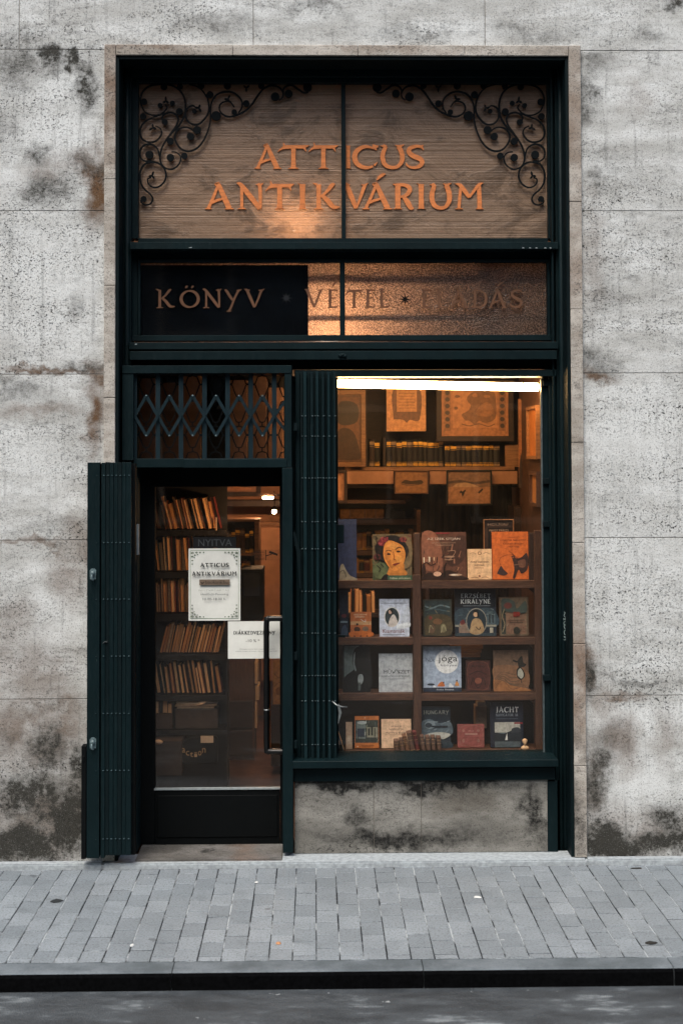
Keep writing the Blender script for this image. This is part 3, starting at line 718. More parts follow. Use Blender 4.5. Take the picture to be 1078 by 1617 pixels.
for j in range(-1, 4):
    for i in range(-1, 7):
        cx, cy = 231 + i*cell_w, 607 + j*cell_h
        pts = [(cx - 13, cy - 20), (cx - 8, cy - 12), (cx, cy - 17)]
        for sx in (1, -1):
            for pl in ([(0, -14), (7, -12), (11, -1), (18.3, 0)], [(18.3, 0), (11, 1), (7, 12), (4, 19), (0, 20)], [(0, 26), (0, 20)]):
                q = [P(min(450, max(211, cx + sx*a)), min(725, max(590, cy + c_)), .15) for a, c_ in pl]
                mb.ribbon([(v.x, v.z, .0075) for v in q], .15 + .0002*(i % 2) + (.0005 if sx > 0 else 0), .154)
mb.build('ornamental_mesh', M['iron'], grille)
part('glass', M['glass'], grille, lambda m: m.rb(209, 589, 452, 727, .27, .274))

# ---- door frame, door
dj = MB()
dj.rb(193, 738, 217, 1347, .12, .32); dj.rb(446, 738.5, 462.5, 1347, .045, .30)
dj.build('door_jamb', M['green'], B, bevel=.003)
dd = MB(); DY = .285
dd.rb(217, 738, 245, 1333, DY, DY + .045); dd.rb(442, 738, 447.5, 1333, DY, DY + .045); dd.rb(245, 738, 442, 768.5, DY, DY + .045); dd.rb(245, 1246, 442, 1333, DY, DY + .045)
dd.rb(249, 1256, 438, 1322, DY - .006, DY, 0)
door = dd.build('door', M['black'], B, bevel=.002)
part('glass', M['glass'], door, lambda m: m.rb(243, 766, 444, 1248, DY + .02, DY + .026))
part('glazing_bead', M['galv'], door, lambda m: m.rb(243.5, 1244.5, 442, 1247.2, DY - .008, DY + .018))
hx, hy = PX(421, .22, 1080), .215
zt, zb = PZ(976, hy), PZ(1186, hy); xr = PX(441, hy, 1080)
pts = [(xr, DY - .0, zt)] + [(xr, hy, zt)] 
path = crom([(xr + .02, hy + .0, zt), (xr - .02, hy, zt), (hx + .012, hy, zt - .003), (hx, hy, zt - .03), (hx, hy, (zt+zb)/2), (hx, hy, zb + .03), (hx + .012, hy, zb + .003), (xr - .02, hy, zb), (xr + .02, hy, zb)], 6)
mb = MB(); mb.tube(path, .0165, n=14); mb.tube([(xr + .015, hy, zt), (xr + .015, DY + .004, zt)], .013); mb.tube([(xr + .015, hy, zb), (xr + .015, DY + .004, zb)], .013)
zm = PZ(1120, hy); mb.tube([(hx, hy, zm - .004), (hx, hy, zm + .004)], .0185, m=1, n=14)
mb.build('handle', [simple('black_rubber', '#08090a', .35, .2, 50), M['steel']], door)
part('weather_strip', M['galv'], B, lambda m: m.rb(215.5, 828, 219.5, 876, .10, .12), .001)

# ---- shop window frame, sill
wf = MB(); WY = .235
wf.rb(465, 584, 878, 594.5, .150, .30); wf.rb(857.5, 594.5, 868, 1201, .215, .30); wf.rb(460, 594, 534, 1205, .235, .30)
wf.rb(868, 584, 880, 1233, .19, .30)
wf.rb(462, 1201, 881, 1212.5, .015, .30); wf.rb(463, 1213, 876, 1233, .085, .30)
win = wf.build('shop_window', M['green'], B, bevel=.0025)
part('glass', M['glass'], win, lambda m: m.rb(500, 592, 862, 1203, WY, WY + .006))
mb = MB(); mb.rb(855.4, 599, 857.4, 1200, .212, .24); mb.rb(533.5, 1198.5, 857, 1201, .205, .24); mb.build('glazing_bead', M['galv_dk'], win)
for q in (600, 755, 823, 1066, 1190):
    part('hinge_pin', M['green_b'], win, lambda m: m.rb(857, q, 869, q + 9, .19, .215), .001)

# ---- folded scissor gate standing beside the window
gate = thing('folding_gate', (PX(498, .1), .12, PZ(1205, .1)), 'dark green steel lattice gate folded narrow beside the shop window', 'security gate')
gx = [467, 474, 479, 485, 490, 495.5, 499, 504, 508, 513, 517, 522, 526, 531]
for i in range(len(gx) - 1):
    a, c_ = gx[i], gx[i+1]; yq = .085 + (.022 if i % 2 else .0) + rp.uniform(-.004, .004)
    if i == 0: yq = .12
    mb = MB(); mb.rb(a + .3, 586.5 + rp.uniform(-1, 1.5), c_ - .3, 1210 + rp.uniform(-1, 1), yq, yq + .05)
    for q in (657, 689, 755, 824, 867, 934, 1000, 1067, 1107, 1176):
        if i and (q in (755, 934, 1067) or i not in (3, 7, 9, 11)):
            p_ = P((a + c_)/2 + .5, q, yq); mb.tube([(p_.x - .0055, yq - .0015, p_.z), (p_.x + .0055, yq - .0015, p_.z)], .0042, m=1, n=6)
    mb.build('gate_slat', [(M['green'], M['green_lt'], M['green_b'])[(i*5 + i//4) % 3], M['rivet']], gate, bevel=.0012)
for q in (668, 850, 1030, 1170): part('hinge', M['green_b'], gate, lambda m: m.rb(464, q, 469, q + 12, .06, .1), .001)
part('latch', M['green_b'], gate, lambda m: m.ribbon([(P(464, 840, .05).x, P(464, 840, .05).z, .012), (P(471, 870, .05).x, P(471, 870, .05).z, .022), (P(474, 930, .05).x, P(474, 930, .05).z, .008)], .05, .056), .001)
part('lock_box', M['green_b'], gate, lambda m: m.rb(529, 829, 543, 858, .16, .2), .001)
part('bolt', M['green_b'], gate, lambda m: m.rb(525, 1003, 545, 1007, .15, .17), .001)
part('hook', M['steel'], gate, lambda m: (m.tube([P(524, 1107, .06), P(532, 1114, .05), P(540, 1116, .05), P(548, 1116.5, .06)], .004), m.ribbon([(P(534, 1112, .055).x, P(534, 1112, .055).z, .010), (P(537, 1125, .055).x, P(537, 1125, .055).z, .016), (P(534, 1142, .055).x, P(534, 1142, .055).z, .004)], .05, .06)))

# ---- folded shutter standing open over the left wall
sh = thing('door_shutter', (PX(172, -.1, 1350), -.10, .035), 'dark green folded steel door shutter standing open against the left wall', 'shutter')
sx = [138.5, 158.5, 160.5, 167, 173.5, 180, 186.5, 193, 199.5, 208]
lv = [PX(q, -.1, 1040) for q in sx]
for i in range(len(sx) - 1):
    if i == 1: continue
    y0 = -.122 + (0 if i == 0 else .004) + (i % 2)*.004
    mb = MB(); mb.box(lv[i] + .0006, lv[i+1] - .0006, y0, y0 + .045, PZ(1351 if i > 2 else 1355, -.12, 170), PZ(730 + rp.uniform(-.3, .6), -.12, 170))
    for q in (751, 857, 946.5, 1036.5, 1127, 1217, 1325):
        if q == 1036.5 and i == 3: continue
        z = PZ(q, -.12, 170)
        if i == 0: mb.tube([(lv[1] - .021, y0 - .0015, z), (lv[1] - .015, y0 - .0015, z)], .003, m=1, n=6)
        else:
            x = (lv[i] + lv[i+1])/2 + .003; mb.tube([(x - .005, y0 - .0015, z), (x + .005, y0 - .0015, z)], .0038, m=1, n=6)
    mb.build('shutter_slat', [M['green_b'] if i in (3, 6) else M['green'], M['rivet_dk']], sh, bevel=.0012)
for q in (906, 1173):
    x, z = PX(147, -.13, q), PZ(q, -.13, 147); mb = MB()
    mb.prism([(x - .016, z - .03), (x + .016, z - .03), (x + .018, z + .018), (x + .008, z + .028), (x - .008, z + .028), (x - .018, z + .018)], -.130, -.121)
    mb.tube([(x, -.128, z + .005), (x, -.148, z + .005)], .012, n=14); mb.tube([(x - .004, -.146, z - .002), (x - .004, -.148, z - .03), (x + .006, -.142, z - .034)], .005, n=8)
    mb.build('lock_boss', M['rivet'], sh, bevel=.0)
mb = MB(); mb.box(PX(130.5, -.08, 1260), PX(138, -.08, 1260), -.12, -.05, PZ(1355, -.1, 135), PZ(1177, -.1, 135)); mb.rb(129.5, 1194, 134, 1203, -.125, -.08)
mb.build('rail', M['black'], sh, bevel=.002)
mb = MB(); mb.box(lv[0] + .05, lv[-1] + .018, -.085, -.03, PZ(1350, -.08, 170), PZ(731, -.1)); mb.build('backing_plate', M['black'], sh)
mb = MB(); mb.ribbon([(PX(163, -.125), PZ(1014, -.125), .003), (PX(166, -.125), PZ(1011, -.125), .004), (PX(170, -.125), PZ(1012, -.125), .003)], -.125, -.11); mb.build('hook', M['steel'], sh)
# scratched tag down the right stile, and small paint losses
mb = MB()
tagp = [[(1, 0), (5, 2), (6, 6), (3, 8), (1, 5), (3, 1)], [(0, 12), (6, 9)], [(0, 10), (6, 13)], [(6, 18), (4, 14), (1, 16), (1, 19), (4, 21)], [(3, 19), (6, 22), (3, 26), (1, 22), (3, 19)], [(3, 28), (6, 31), (3, 35), (1, 31), (3, 28)], [(6, 38), (1, 38), (6, 42), (1, 43)]]
for i, st in enumerate(tagp):
    q = [P(888 + a, 966 + c_*1.02, .1345) for a, c_ in crom(st, 4)]
    mb.ribbon([(v.x, v.z, .003) for v in q], .1185 - i*.0001, .1198)
mb.build('scratched_tag', simple('scratch_grey', '#8fa09d', .7, .2, 60), B)
mb = MB()
def chipm(px, py, pts, y):
    c_ = P(px, py, y); mb = MB(); mb.prism([(c_.x + a*.0035, c_.z + e_*.0035) for a, e_ in pts], y, y + .001); mb.build('paint_chip', M['galv'], B)
chipm(300, 391.5, [(-3, 0), (3, 0), (3, 1.6), (1, 1.5)], .1192)
chipm(215, 543.5, [(-2, -1), (1, -1), (2, 1), (-1, 1)], .1242)
for i, q in enumerate((825, 836, 846, 860, 868)): chipm(q, 391.5, [(-1.5, -.5), (2, -.7), (1.7, .6), (-.5, 1)], .1192)
mb = MB()
for i in range(9):
    c_ = P(536 + i*1.2, 561 + math.sin(i*2)*1.5, .105); mb.ball(c_, .008 + .003*math.sin(i*3), nu=7, nv=5)
mb.build('knocked_lug', M['green'], B)

# ================================================================== INSIDE THE SHOP
RX0, RX1, RY1, RZ1 = -1.30, PX(861, .3), 4.6, 2.80
def st(name, m, *bx):
    b = MB()
    for q in bx: b.box(*q)
    return tag(b.build(name, m, origin=(0, 0, 0)), kind='structure')
st('shop_floor', M['tile'], (RX0 - .1, RX1 + .8, .5, RY1, -.1, .0))
st('shop_ceiling', M['wood_dk'], (RX0 - .1, RX1 + .8, .302, RY1, RZ1, RZ1 + .06))
st('shop_back_wall', M['plaster'], (RX0 - .1, RX1 + .8, RY1, RY1 + .1, 0, RZ1))
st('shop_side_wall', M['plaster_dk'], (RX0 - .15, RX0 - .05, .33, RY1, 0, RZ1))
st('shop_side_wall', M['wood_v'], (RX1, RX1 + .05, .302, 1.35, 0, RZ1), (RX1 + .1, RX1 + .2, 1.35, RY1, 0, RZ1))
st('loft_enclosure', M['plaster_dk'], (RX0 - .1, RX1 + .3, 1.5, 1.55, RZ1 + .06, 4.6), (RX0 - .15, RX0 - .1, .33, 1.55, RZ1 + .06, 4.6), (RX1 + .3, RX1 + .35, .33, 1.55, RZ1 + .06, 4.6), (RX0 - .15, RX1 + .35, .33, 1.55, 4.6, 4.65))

# ---- lamps
def lamp_bulb(name, px, py, y, label, mat, r=.03):
    c = P(px, py, y); t = thing(name, (c.x, y, c.z), label, 'lamp')
    b = MB(); b.ball((0, 0, 0), r); b.build('bulb', mat, t, local=True)
    b = MB(); b.lathe(0, 0, [(.012, r*.8), (.016, r*1.3), (.014, r*2.2), (.004, r*2.4)], z0=0); b.build('socket', M['black'], t, local=True)
    b = MB(); b.tube([(0, 0, r*2.3), (.004, 0, r*6), (0, 0, r*10)], .003); b.build('cord', M['black'], t, local=True)
    return t
lamp_bulb('hanging_bulb', 433, 808, .72, 'small bright round bulb hanging inside, seen at the top right of the door glass', M['bulb'], .0125)
M['bulb_t'] = emit('bulb_light_transom', (1., .88, .74), 3400)
M['bulb_s'] = emit('bulb_light_sign', (1., .84, .66), 1300)
lamp_bulb('transom_bulb', 517, 521, .40, 'bulb glowing white through the pimpled glass between the painted words', M['bulb_t'], .024)
lamp_bulb('transom_bulb', 467, 352, .37, 'bulb glowing through the brown sign sheet under the orange letters', M['bulb_s'], .022)
t = thing('wire_rack', P(680, 480, .31), 'dark bars of a rack showing as blurred lines behind the pimpled glass', 'rack')
for q in (459, 504): part('crossbar', M['iron'], t, lambda m: m.rb(488, q, 862, q + 6, .300, .306))
for q in (688, 812): part('upright', M['iron'], t, lambda m: m.rb(q, 412, q + 9, 530, .308, .314))
c_ = P(423, 786, 3.4); t = thing('wall_light', c_, 'short glowing tube light high in the back room, above the hanging bulb', 'lamp')
b = MB(); b.tube([(c_.x - .04, 3.4, c_.z), (c_.x + .04, 3.4, c_.z)], .007, n=12); b.build('tube', emit('back_light', (1., .55, .28), 700), t)
b = MB(); b.box(c_.x - .10, c_.x + .10, 3.4, 3.5, c_.z + .012, c_.z + .03); b.build('bracket', M['wood_dk'], t)
# fluorescent tube
a_, c_ = P(500, 605, .36), P(849, 611.5, .36)
t = thing('fluorescent_light', (a_ + c_)/2, 'long glowing fluorescent batten along the top of the shop window', 'lamp')
b = MB(); b.tube([a_, c_], .0235, n=16); b.build('diffuser', M['tube'], t)
b = MB(); b.box(a_.x, c_.x, .35, .40, a_.z + .034, a_.z + .05)
b.tube([c_, (c_.x + .03, c_.y, c_.z - .001)], .024, n=16); b.build('housing', M['wood_dk'], t)
for px, py in ((611, 600), (826, 607)):
    b = MB(); b.ribbon([(PX(px, .32), PZ(py - 5, .32), .008), (PX(px + 2, .32), PZ(py + 3, .32), .006)], .322, .326); b.build('clip', M['black'], t)

# ---- display pieces: books stood face out, frames, cards
PH = {}
def art_mesh(items, W, H, y0):
    b = MB(); cols = []
    for k, it in enumerate(items):
        col = it[-1]
        if col not in cols: cols.append(col)
        m = cols.index(col); y = y0 - .0004 - k*.00012
        U = lambda u, v: ((u - .5)*W, v*H)
        if it[0] == 'r':
            x0, z0 = U(it[1], it[2]); x1, z1 = U(it[3], it[4]); b.add([(x0, y, z0), (x1, y, z0), (x1, y, z1), (x0, y, z1)], [(0, 1, 2, 3)], m)
        elif it[0] == 'e':
            n = 22; cx, cz = U(it[1], it[2]); b.add([(cx + it[3]*W*math.cos(2*math.pi*i/n), y, cz + it[4]*H*math.sin(2*math.pi*i/n)) for i in range(n)], [tuple(range(n))], m)
        elif it[0] == 'p':
            pts = [U(*q) for q in it[1]]; b.add([(q[0], y, q[1]) for q in pts], [tuple(range(len(pts)))], m)
        elif it[0] == 'c':
            pts = crom([(*U(*q),) for q in it[1]] + [(*U(*it[1][0]),)], 4)[:-1]; b.add([(q[0], y, q[1]) for q in pts], [tuple(range(len(pts)))], m)
        elif it[0] == 'l':
            pts = crom([(*U(*q), it[2]*W) for q in it[1]], 4); b.ribbon([(q[0], q[1], q[2]) for q in pts], y, y + .0001, m)
        elif it[0] == 't':
            x0, z0 = U(it[2], it[3]); x1, z1 = U(it[4], it[5]); put_text(b, it[1], x0, x1, z0, z1, y, m)
        elif it[0] == 's':
            x0, z0 = U(it[2], it[3]); x1, z1 = U(it[4], it[5]); serif(b, it[1], x0, x1, z0, z1, y, m, it[6])
    return b, [ink(c) for c in cols]
def display(name, rect, y, cover, art, label, cat, group=None, th=.022, tilt=4., yaw=0., frame=None, base=None, part_names=('cover', 'pages', 'cover_art')):
    x0, x1, z0, z1 = PR(*rect, y); W, H = x1 - x0, z1 - z0
    t = thing(name, ((x0 + x1)/2, y, base if base is not None else z0), label, cat, group)
    t.rotation_euler = (R(-tilt), 0, R(yaw))
    H = H / math.cos(R(tilt)); cm = cover if not isinstance(cover, str) else ink(cover)
    b = MB()
    if frame:
        f, fm = frame; d = .018
        b.box(-W/2, W/2, -d, 0, 0, f); b.box(-W/2, W/2, -d, 0, H - f, H); b.box(-W/2, -W/2 + f, -d, 0, f, H - f); b.box(W/2 - f, W/2, -d, 0, f, H - f)
        b.build('frame', fm, t, local=True, bevel=.002)
        b = MB(); b.box(-W/2 + f*.6, W/2 - f*.6, -.004, .004, f*.6, H - f*.6); b.build('backing', cm, t, local=True)
        W2, H2 = W - 2*f, H - 2*f
        if art:
            b, ms = art_mesh(art, W2, H2, -.0045); b.v = [v + Vector((0, 0, f)) for v in b.v]; b.build('print', ms, t, local=True)
        return t
    if th < .006:
        b.box(-W/2, W/2, 0, th, 0, H); b.build('sheet', cm, t, local=True)
    else:
        b.box(-W/2, W/2, 0, .002, 0, H); b.box(-W/2, W/2, th - .002, th, 0, H); b.box(-W/2, -W/2 + .002, .002, th - .002, 0, H); b.build(part_names[0], cm, t, local=True)
        b = MB(); b.box(-W/2 + .002, W/2 - .004, .0021, th - .0021, .003, H - .004); b.build(part_names[1], M['pages'], t, local=True)
    if art:
        b, ms = art_mesh(art, W, H, 0); b.build(part_names[2], ms, t, local=True)
    return t

def brush(n, reg, cols, seed, ln=.09, wd=.02, ang=None):
    r = random.Random(seed); o = []
    for i in range(n):
        u, v = r.uniform(reg[0], reg[2]), r.uniform(reg[1], reg[3]); a = ang if ang is not None else r.uniform(0, math.pi); a += r.uniform(-.5, .5); l = ln*r.uniform(.4, 1.2)
        du, dv = math.cos(a)*l/2, math.sin(a)*l/2
        cl = lambda q, lo, hi: min(hi, max(lo, q))
        o.append(('l', [(cl(u-du, .02, .98), cl(v-dv, .02, .98)), (u, v + r.uniform(-.01, .01)), (cl(u+du, .02, .98), cl(v+dv, .02, .98))], wd*r.uniform(.5, 1.3), r.choice(cols)))
    return o
DY0 = .47     # the plane of the displayed covers
BK = 'books displayed face out in the shop window'
# the window bookcase
SY = .43
case = thing('display_shelf', (PX(700, SY), SY + .1, .62), 'brown wooden display shelf holding face-out books in the shop window', 'shelf')
def shelf_z(py): return PZ(py, SY)
for q0, q1 in ((917, 929), (1007, 1018), (1095, 1106)):
    for a, c_ in ((505, 652), (665, 857)): part('shelf', M['wood'], case, lambda m: m.rb(a, q0, c_, q1, SY, SY + .17), .001)
part('shelf', M['wood'], case, lambda m: m.rb(545, 1184, 857, 1196, SY, SY + .17), .001)
part('upright', M['wood_v'], case, lambda m: m.rb(652.3, 908, 664.7, 1184, SY - .004, SY + .17), .001)
part('upright', M['wood_v'], case, lambda m: m.rb(844, 838, 858, 1198, SY - .004, SY + .05), .001)
part('upright', M['wood_v'], case, lambda m: m.rb(653.5, 842, 663, 908, SY + .03, SY + .10), .001)
part('upright', M['wood_dk'], case, lambda m: m.rb(835, 842, 844, 917, SY + .02, SY + .12), .001)
for q in (929, 1018, 1106): part('bracket', M['wood'], case, lambda m: m.prism([(PX(833, SY), PZ(q + 1, SY)), (PX(844, SY), PZ(q + 1, SY)), (PX(844, SY), PZ(q + 12, SY))], SY + .03, SY + .06))
part('back_panel', M['blackwood'], case, lambda m: m.rb(490, 1018, 900, 1210, .82, .83))
b = MB(); b.rb(500, 1197, 860, 1201.5, .30, .47); b.build('window_board', simple('pale_board', '#8c7b6c', .6, .2, 20, stretch=(1, 1, 6)), case, bevel=.001)

zA, zB, zC, zD = (shelf_z(q) for q in (917, 1007, 1095, 1184))
def bk(rect, base, cover, art, label, **k): return display('book', rect, DY0, cover, art, label, 'book', BK, base=base, **k)
bk((508, 820, 563, 916), zA, '#333d5c', [('r', 0, 0, 1, 1, '#333d5c'), ('c', [(.5, 0), (.52, .2), (.6, .27), (.68, .18), (.8, .08), (.98, .03), (.98, 0)], '#a39a84'), ('l', [(.5, .12), (.62, .16), (.7, .05)], .02, '#5c5546')], 'tall dark blue book with a pale figure low on its cover, by the folded gate')
# woman with dark hair and red flowers
W_ = [('r', 0, 0, 1, 1, '#6f5d41'), ('r', 0, 0, .5, .45, '#525a3c')] + brush(26, (.02, .1, .3, .98), ['#33301f', '#7a6a48', '#5c4c34', '#86603e'], 1, .14, .03) + brush(22, (.8, .3, .98, .98), ['#4a3c28', '#86603e', '#6a3a30', '#33301f'], 2, .14, .03) + [ ('e', .2, .2, .2, .18, '#5f6845'), ('c', [(.75, .2), (.98, .35), (1, .8), (.8, .95), (.78, .5)], '#7a6546'),
      ('c', [(.1, .55), (.06, .72), (.2, .88), (.42, .97), (.66, .95), (.86, .78), (.9, .6), (.82, .45), (.6, .5), (.35, .4), (.2, .42)], '#15100d'),
      ('c', [(.12, .8), (.2, .9), (.34, .93), (.42, .86), (.35, .76), (.2, .74)], '#6d2226'), ('e', .78, .88, .1, .055, '#7d3a32'), ('e', .12, .5, .1, .07, '#5f2a26'), ('e', .3, .84, .07, .04, '#8d2f34')] + brush(14, (.14, .76, .38, .92), ['#8d2f34', '#a8474a', '#4d1518', '#6d2226'], 3, .08, .035) + brush(8, (.7, .84, .88, .92), ['#8d3f34', '#4d1518'], 4, .07, .03) + brush(12, (.1, .45, .24, .72), ['#2a1d16', '#0c0908'], 5, .1, .03, 1.5) + brush(8, (.84, .5, .9, .74), ['#2a1d16', '#0c0908'], 6, .1, .03, 1.5) + [
      ('c', [(.36, .13), (.42, .28), (.44, .4), (.78, .36), (.8, .24), (.88, .13), (.7, .05), (.5, .05)], '#c47b36'),
      ('c', [(.27, .58), (.3, .76), (.42, .86), (.6, .82), (.76, .74), (.83, .6), (.82, .45), (.74, .3), (.6, .2), (.5, .21), (.38, .32), (.3, .44)], '#d98a3e'),
      ('c', [(.3, .6), (.34, .44), (.42, .3), (.5, .25), (.46, .42), (.42, .6)], '#b96f30'),
      ('c', [(.36, .74), (.5, .8), (.64, .76), (.6, .68), (.44, .7)], '#e39a4c'), ('c', [(.6, .52), (.7, .54), (.76, .46), (.68, .38), (.6, .42)], '#e29848'), ('c', [(.33, .52), (.42, .54), (.46, .46), (.38, .42)], '#cf8038'), ('e', .53, .3, .07, .03, '#c47b36'), ('l', [(.33, .62), (.4, .65), (.48, .63)], .018, '#2c150c'), ('l', [(.58, .66), (.66, .71), (.75, .69)], .018, '#2c150c'),
      ('e', .41, .565, .05, .02, '#3a1d10'), ('e', .66, .62, .055, .022, '#3a1d10'), ('l', [(.52, .62), (.55, .5), (.53, .45), (.58, .44)], .016, '#7a3c18'),
      ('c', [(.49, .33), (.56, .36), (.6, .365), (.7, .375), (.62, .33), (.56, .31)], '#7c2a18'),
      ('l', [(.05, .75), (.12, .68), (.1, .62)], .02, '#15100d'), ('l', [(.1, .32), (.2, .24), (.16, .18)], .02, '#15100d'), ('l', [(.2, .36), (.28, .28)], .02, '#15100d'),
      ('c', [(.2, 0), (.28, .1), (.38, .12), (.44, 0)], '#1c1410'), ('r', .38, 0, 1, .1, '#3f5a45'), ('t', 'Nőtan művészet', .44, .02, .96, .06, '#c9c3a6')]
bk((588, 844, 650, 916), zA, '#6f5d41', W_, 'portrait cover of a dark-haired woman with red flowers, top row of the window')
Z_ = [('r', 0, 0, 1, 1, '#5c3a2a'), ('c', [(0, .2), (0, .95), (.3, .98), (.45, .6), (.42, .2)], '#8a5740'), ('c', [(.55, .5), (.6, .3), (.8, .3), (.98, .5), (.98, .9), (.7, .85)], '#452b20'),] + brush(40, (.03, .1, .97, .7), ['#6e4634', '#3a241b', '#9a6a50', '#4f3226'], 7, .12, .025, 1.4) + [
      ('r', .32, .965, .62, .985, '#8d2230'), ('t', 'AZ ÍZEK ÚTJÁN', .12, .82, .86, .89, '#e0cdb8'), ('t', 'GASZTRONÓMIAI UTAZÁS', .22, .76, .76, .79, '#a98c75'), ('t', 'két kontinensen', .3, .71, .68, .745, '#a98c75'),
      ('r', .03, .36, .055, .47, '#f0d8b8'), ('r', .15, .37, .18, .48, '#f0d8b8'), ('r', .26, .4, .28, .47, '#d8b890'), ('e', .04, .2, .04, .12, '#2a1710'), ('l', [(0, .3), (.1, .36), (.2, .3), (.3, .34)], .02, '#26150f'),
      ('c', [(.0, .05), (.15, .15), (.4, .12), (.6, .2), (.9, .08), (1, 0), (0, 0)], '#2c1a12'), ('e', .34, .12, .09, .05, '#caa084'), ('e', .75, .1, .15, .025, '#b7947b'), ('e', .72, .1, .08, .012, '#f0dcc8'),
      ('l', [(.5, .05), (.5, .25), (.55, .35)], .03, '#1a100c'), ('e', .62, .48, .12, .02, '#9c7a62'), ('e', .6, .42, .1, .015, '#9c7a62'), ('l', [(.58, .6), (.75, .6), (.7, .5), (.6, .4)], .01, '#b58d70')]
bk((666, 841, 736, 916), zA, '#5c3a2a', Z_, 'brown cookery cover titled AZ ÍZEK ÚTJÁN with candles and dishes')
C_ = [('e', .5, .86, .08, .055, '#6b3d22'), ('e', .5, .86, .055, .038, '#e5ba8e'), ('l', [(.1, .84), (.22, .88), (.36, .84)], .015, '#6b3d22'), ('l', [(.64, .84), (.78, .88), (.9, .84)], .015, '#6b3d22'), ('t', 'Amit szeretek', .12, .55, .88, .62, '#4a2a1a'), ('t', 'benned', .28, .45, .68, .52, '#4a2a1a'), ('r', .3, .37, .66, .385, '#a5714e'), ('e', .5, .11, .035, .022, '#6b1f18'), ('e', .47, .12, .03, .02, '#6b1f18'), ('l', [(.12, .05), (.3, .08), (.44, .05)], .012, '#6b3d22'), ('l', [(.56, .05), (.7, .08), (.88, .05)], .012, '#6b3d22')]
bk((738, 869, 776, 917), zA, '#e5ba8e', C_, 'small cream book with a tiny heart, standing against the big orange book', th=.012)
O_ = [('t', 'SZERK.', .47, .87, .66, .89, '#5a2410'), ('t', 'A MAGYAR PARLAMENT', .22, .8, .94, .84, '#4a1c0c'), ('t', 'KARIKATÚRÁKON', .3, .73, .86, .77, '#4a1c0c'), ('t', '(1867-1918)', .42, .66, .74, .695, '#4a1c0c'),
      ('l', [(.22, .3), (.2, .42), (.35, .5), (.6, .52)], .008, '#2c1410'), ('l', [(.46, .6), (.7, .44), (.95, .3)], .012, '#2c1410'), ('c', [(.12, .12), (.18, .22), (.24, .28), (.32, .2), (.42, .12), (.3, .08)], '#3c2a28'),
      ('c', [(.52, .48), (.6, .5), (.66, .44), (.8, .46), (.95, .55), (1, .4), (.96, .2), (.8, .12), (.72, .2), (.62, .02), (.56, .04), (.6, .18), (.58, .36)], '#33201c'), ('c', [(.7, .38), (.9, .42), (.9, .26), (.74, .26)], '#6b4636'), ('l', [(.6, .3), (.85, .32)], .02, '#7a5a48'), ('e', .57, .46, .03, .02, '#8a4a2a')]
bk((777, 842, 834, 917), zA, '#c9652a', O_, 'bright orange caricature book on the right end of the top display row')
display('framed_card', (763, 823, 811, 915), .60, '#3d2c22', [('t', 'HOLNAP', .12, .9, .86, .95, '#a58468'), ('r', .12, .0, 1, .87, '#1a120e'), ('t', 'NAGY PÁRIZS', .18, .8, .85, .85, '#b09074')], 'dark card in a pale-edged frame, half hidden behind the orange book', 'frame', None, .01, 2, frame=(.006, M['wood_lt']), base=zA)
# row B
bk((536, 933, 550, 1006), zB, '#1d2530', [('r', .1, .3, .9, .34, '#6f7e86'), ('e', .5, .45, .3, .04, '#5c2a2c'), ('c', [(.1, .02), (.3, .2), (.7, .25), (.9, .05)], '#39485a')], 'narrow dark book half hidden by the gate on the second display row', th=.015)
bk((553, 967, 586, 1006), zB, '#b5673a', [('t', 'ÉKES KÖNYV', .18, .86, .8, .93, '#e6cfb0'), ('t', 'GYEREKEKNEK', .22, .77, .7, .83, '#e6cfb0'), ('r', .0, .48, 1, .62, '#c79a6c'), ('e', .32, .3, .15, .1, '#4a3020'), ('e', .72, .32, .15, .1, '#7a6450'), ('e', .33, .5, .05, .05, '#33221a'), ('c', [(0, 0), (1, 0), (1, .2), (0, .2)], '#c46a2c'), ('e', .2, .03, .05, .025, '#33221a'), ('e', .5, .03, .05, .025, '#33221a'), ('e', .8, .03, .05, .025, '#33221a'), ('l', [(.5, .7), (.7, .6), (.72, .7)], .03, '#d8cfc0')], 'small orange and tan picture book on the second display row', th=.01)
bk((599, 947, 646, 1006), zB, '#ccd3e2', [('c', [(.7, .35), (.85, .7), (1, .8), (1, .3)], '#c9cfda'), ('c', [(.6, .32), (1, .38), (1, .25), (.6, .2)], '#dde1e8'), ('e', .42, .52, .27, .27, '#dcdad6'), ('e', .42, .52, .235, .245, '#2f3a3c'),
    ('c', [(.28, .28), (.34, .46), (.44, .58), (.52, .56), (.6, .4), (.56, .3), (.42, .25)], '#cfc4bb'), ('e', .36, .66, .055, .06, '#c9a58e'), ('c', [(.33, .72), (.42, .74), (.46, .66), (.44, .58), (.4, .66)], '#191412'), ('t', 'Kismamák', .1, .1, .85, .2, '#7a3b30'), ('r', .1, .04, .85, .06, '#8c93a0'), ('r', .05, .88, .95, .895, '#9098a6')],
   'pale grey book with an oval portrait of a woman in white, second row')
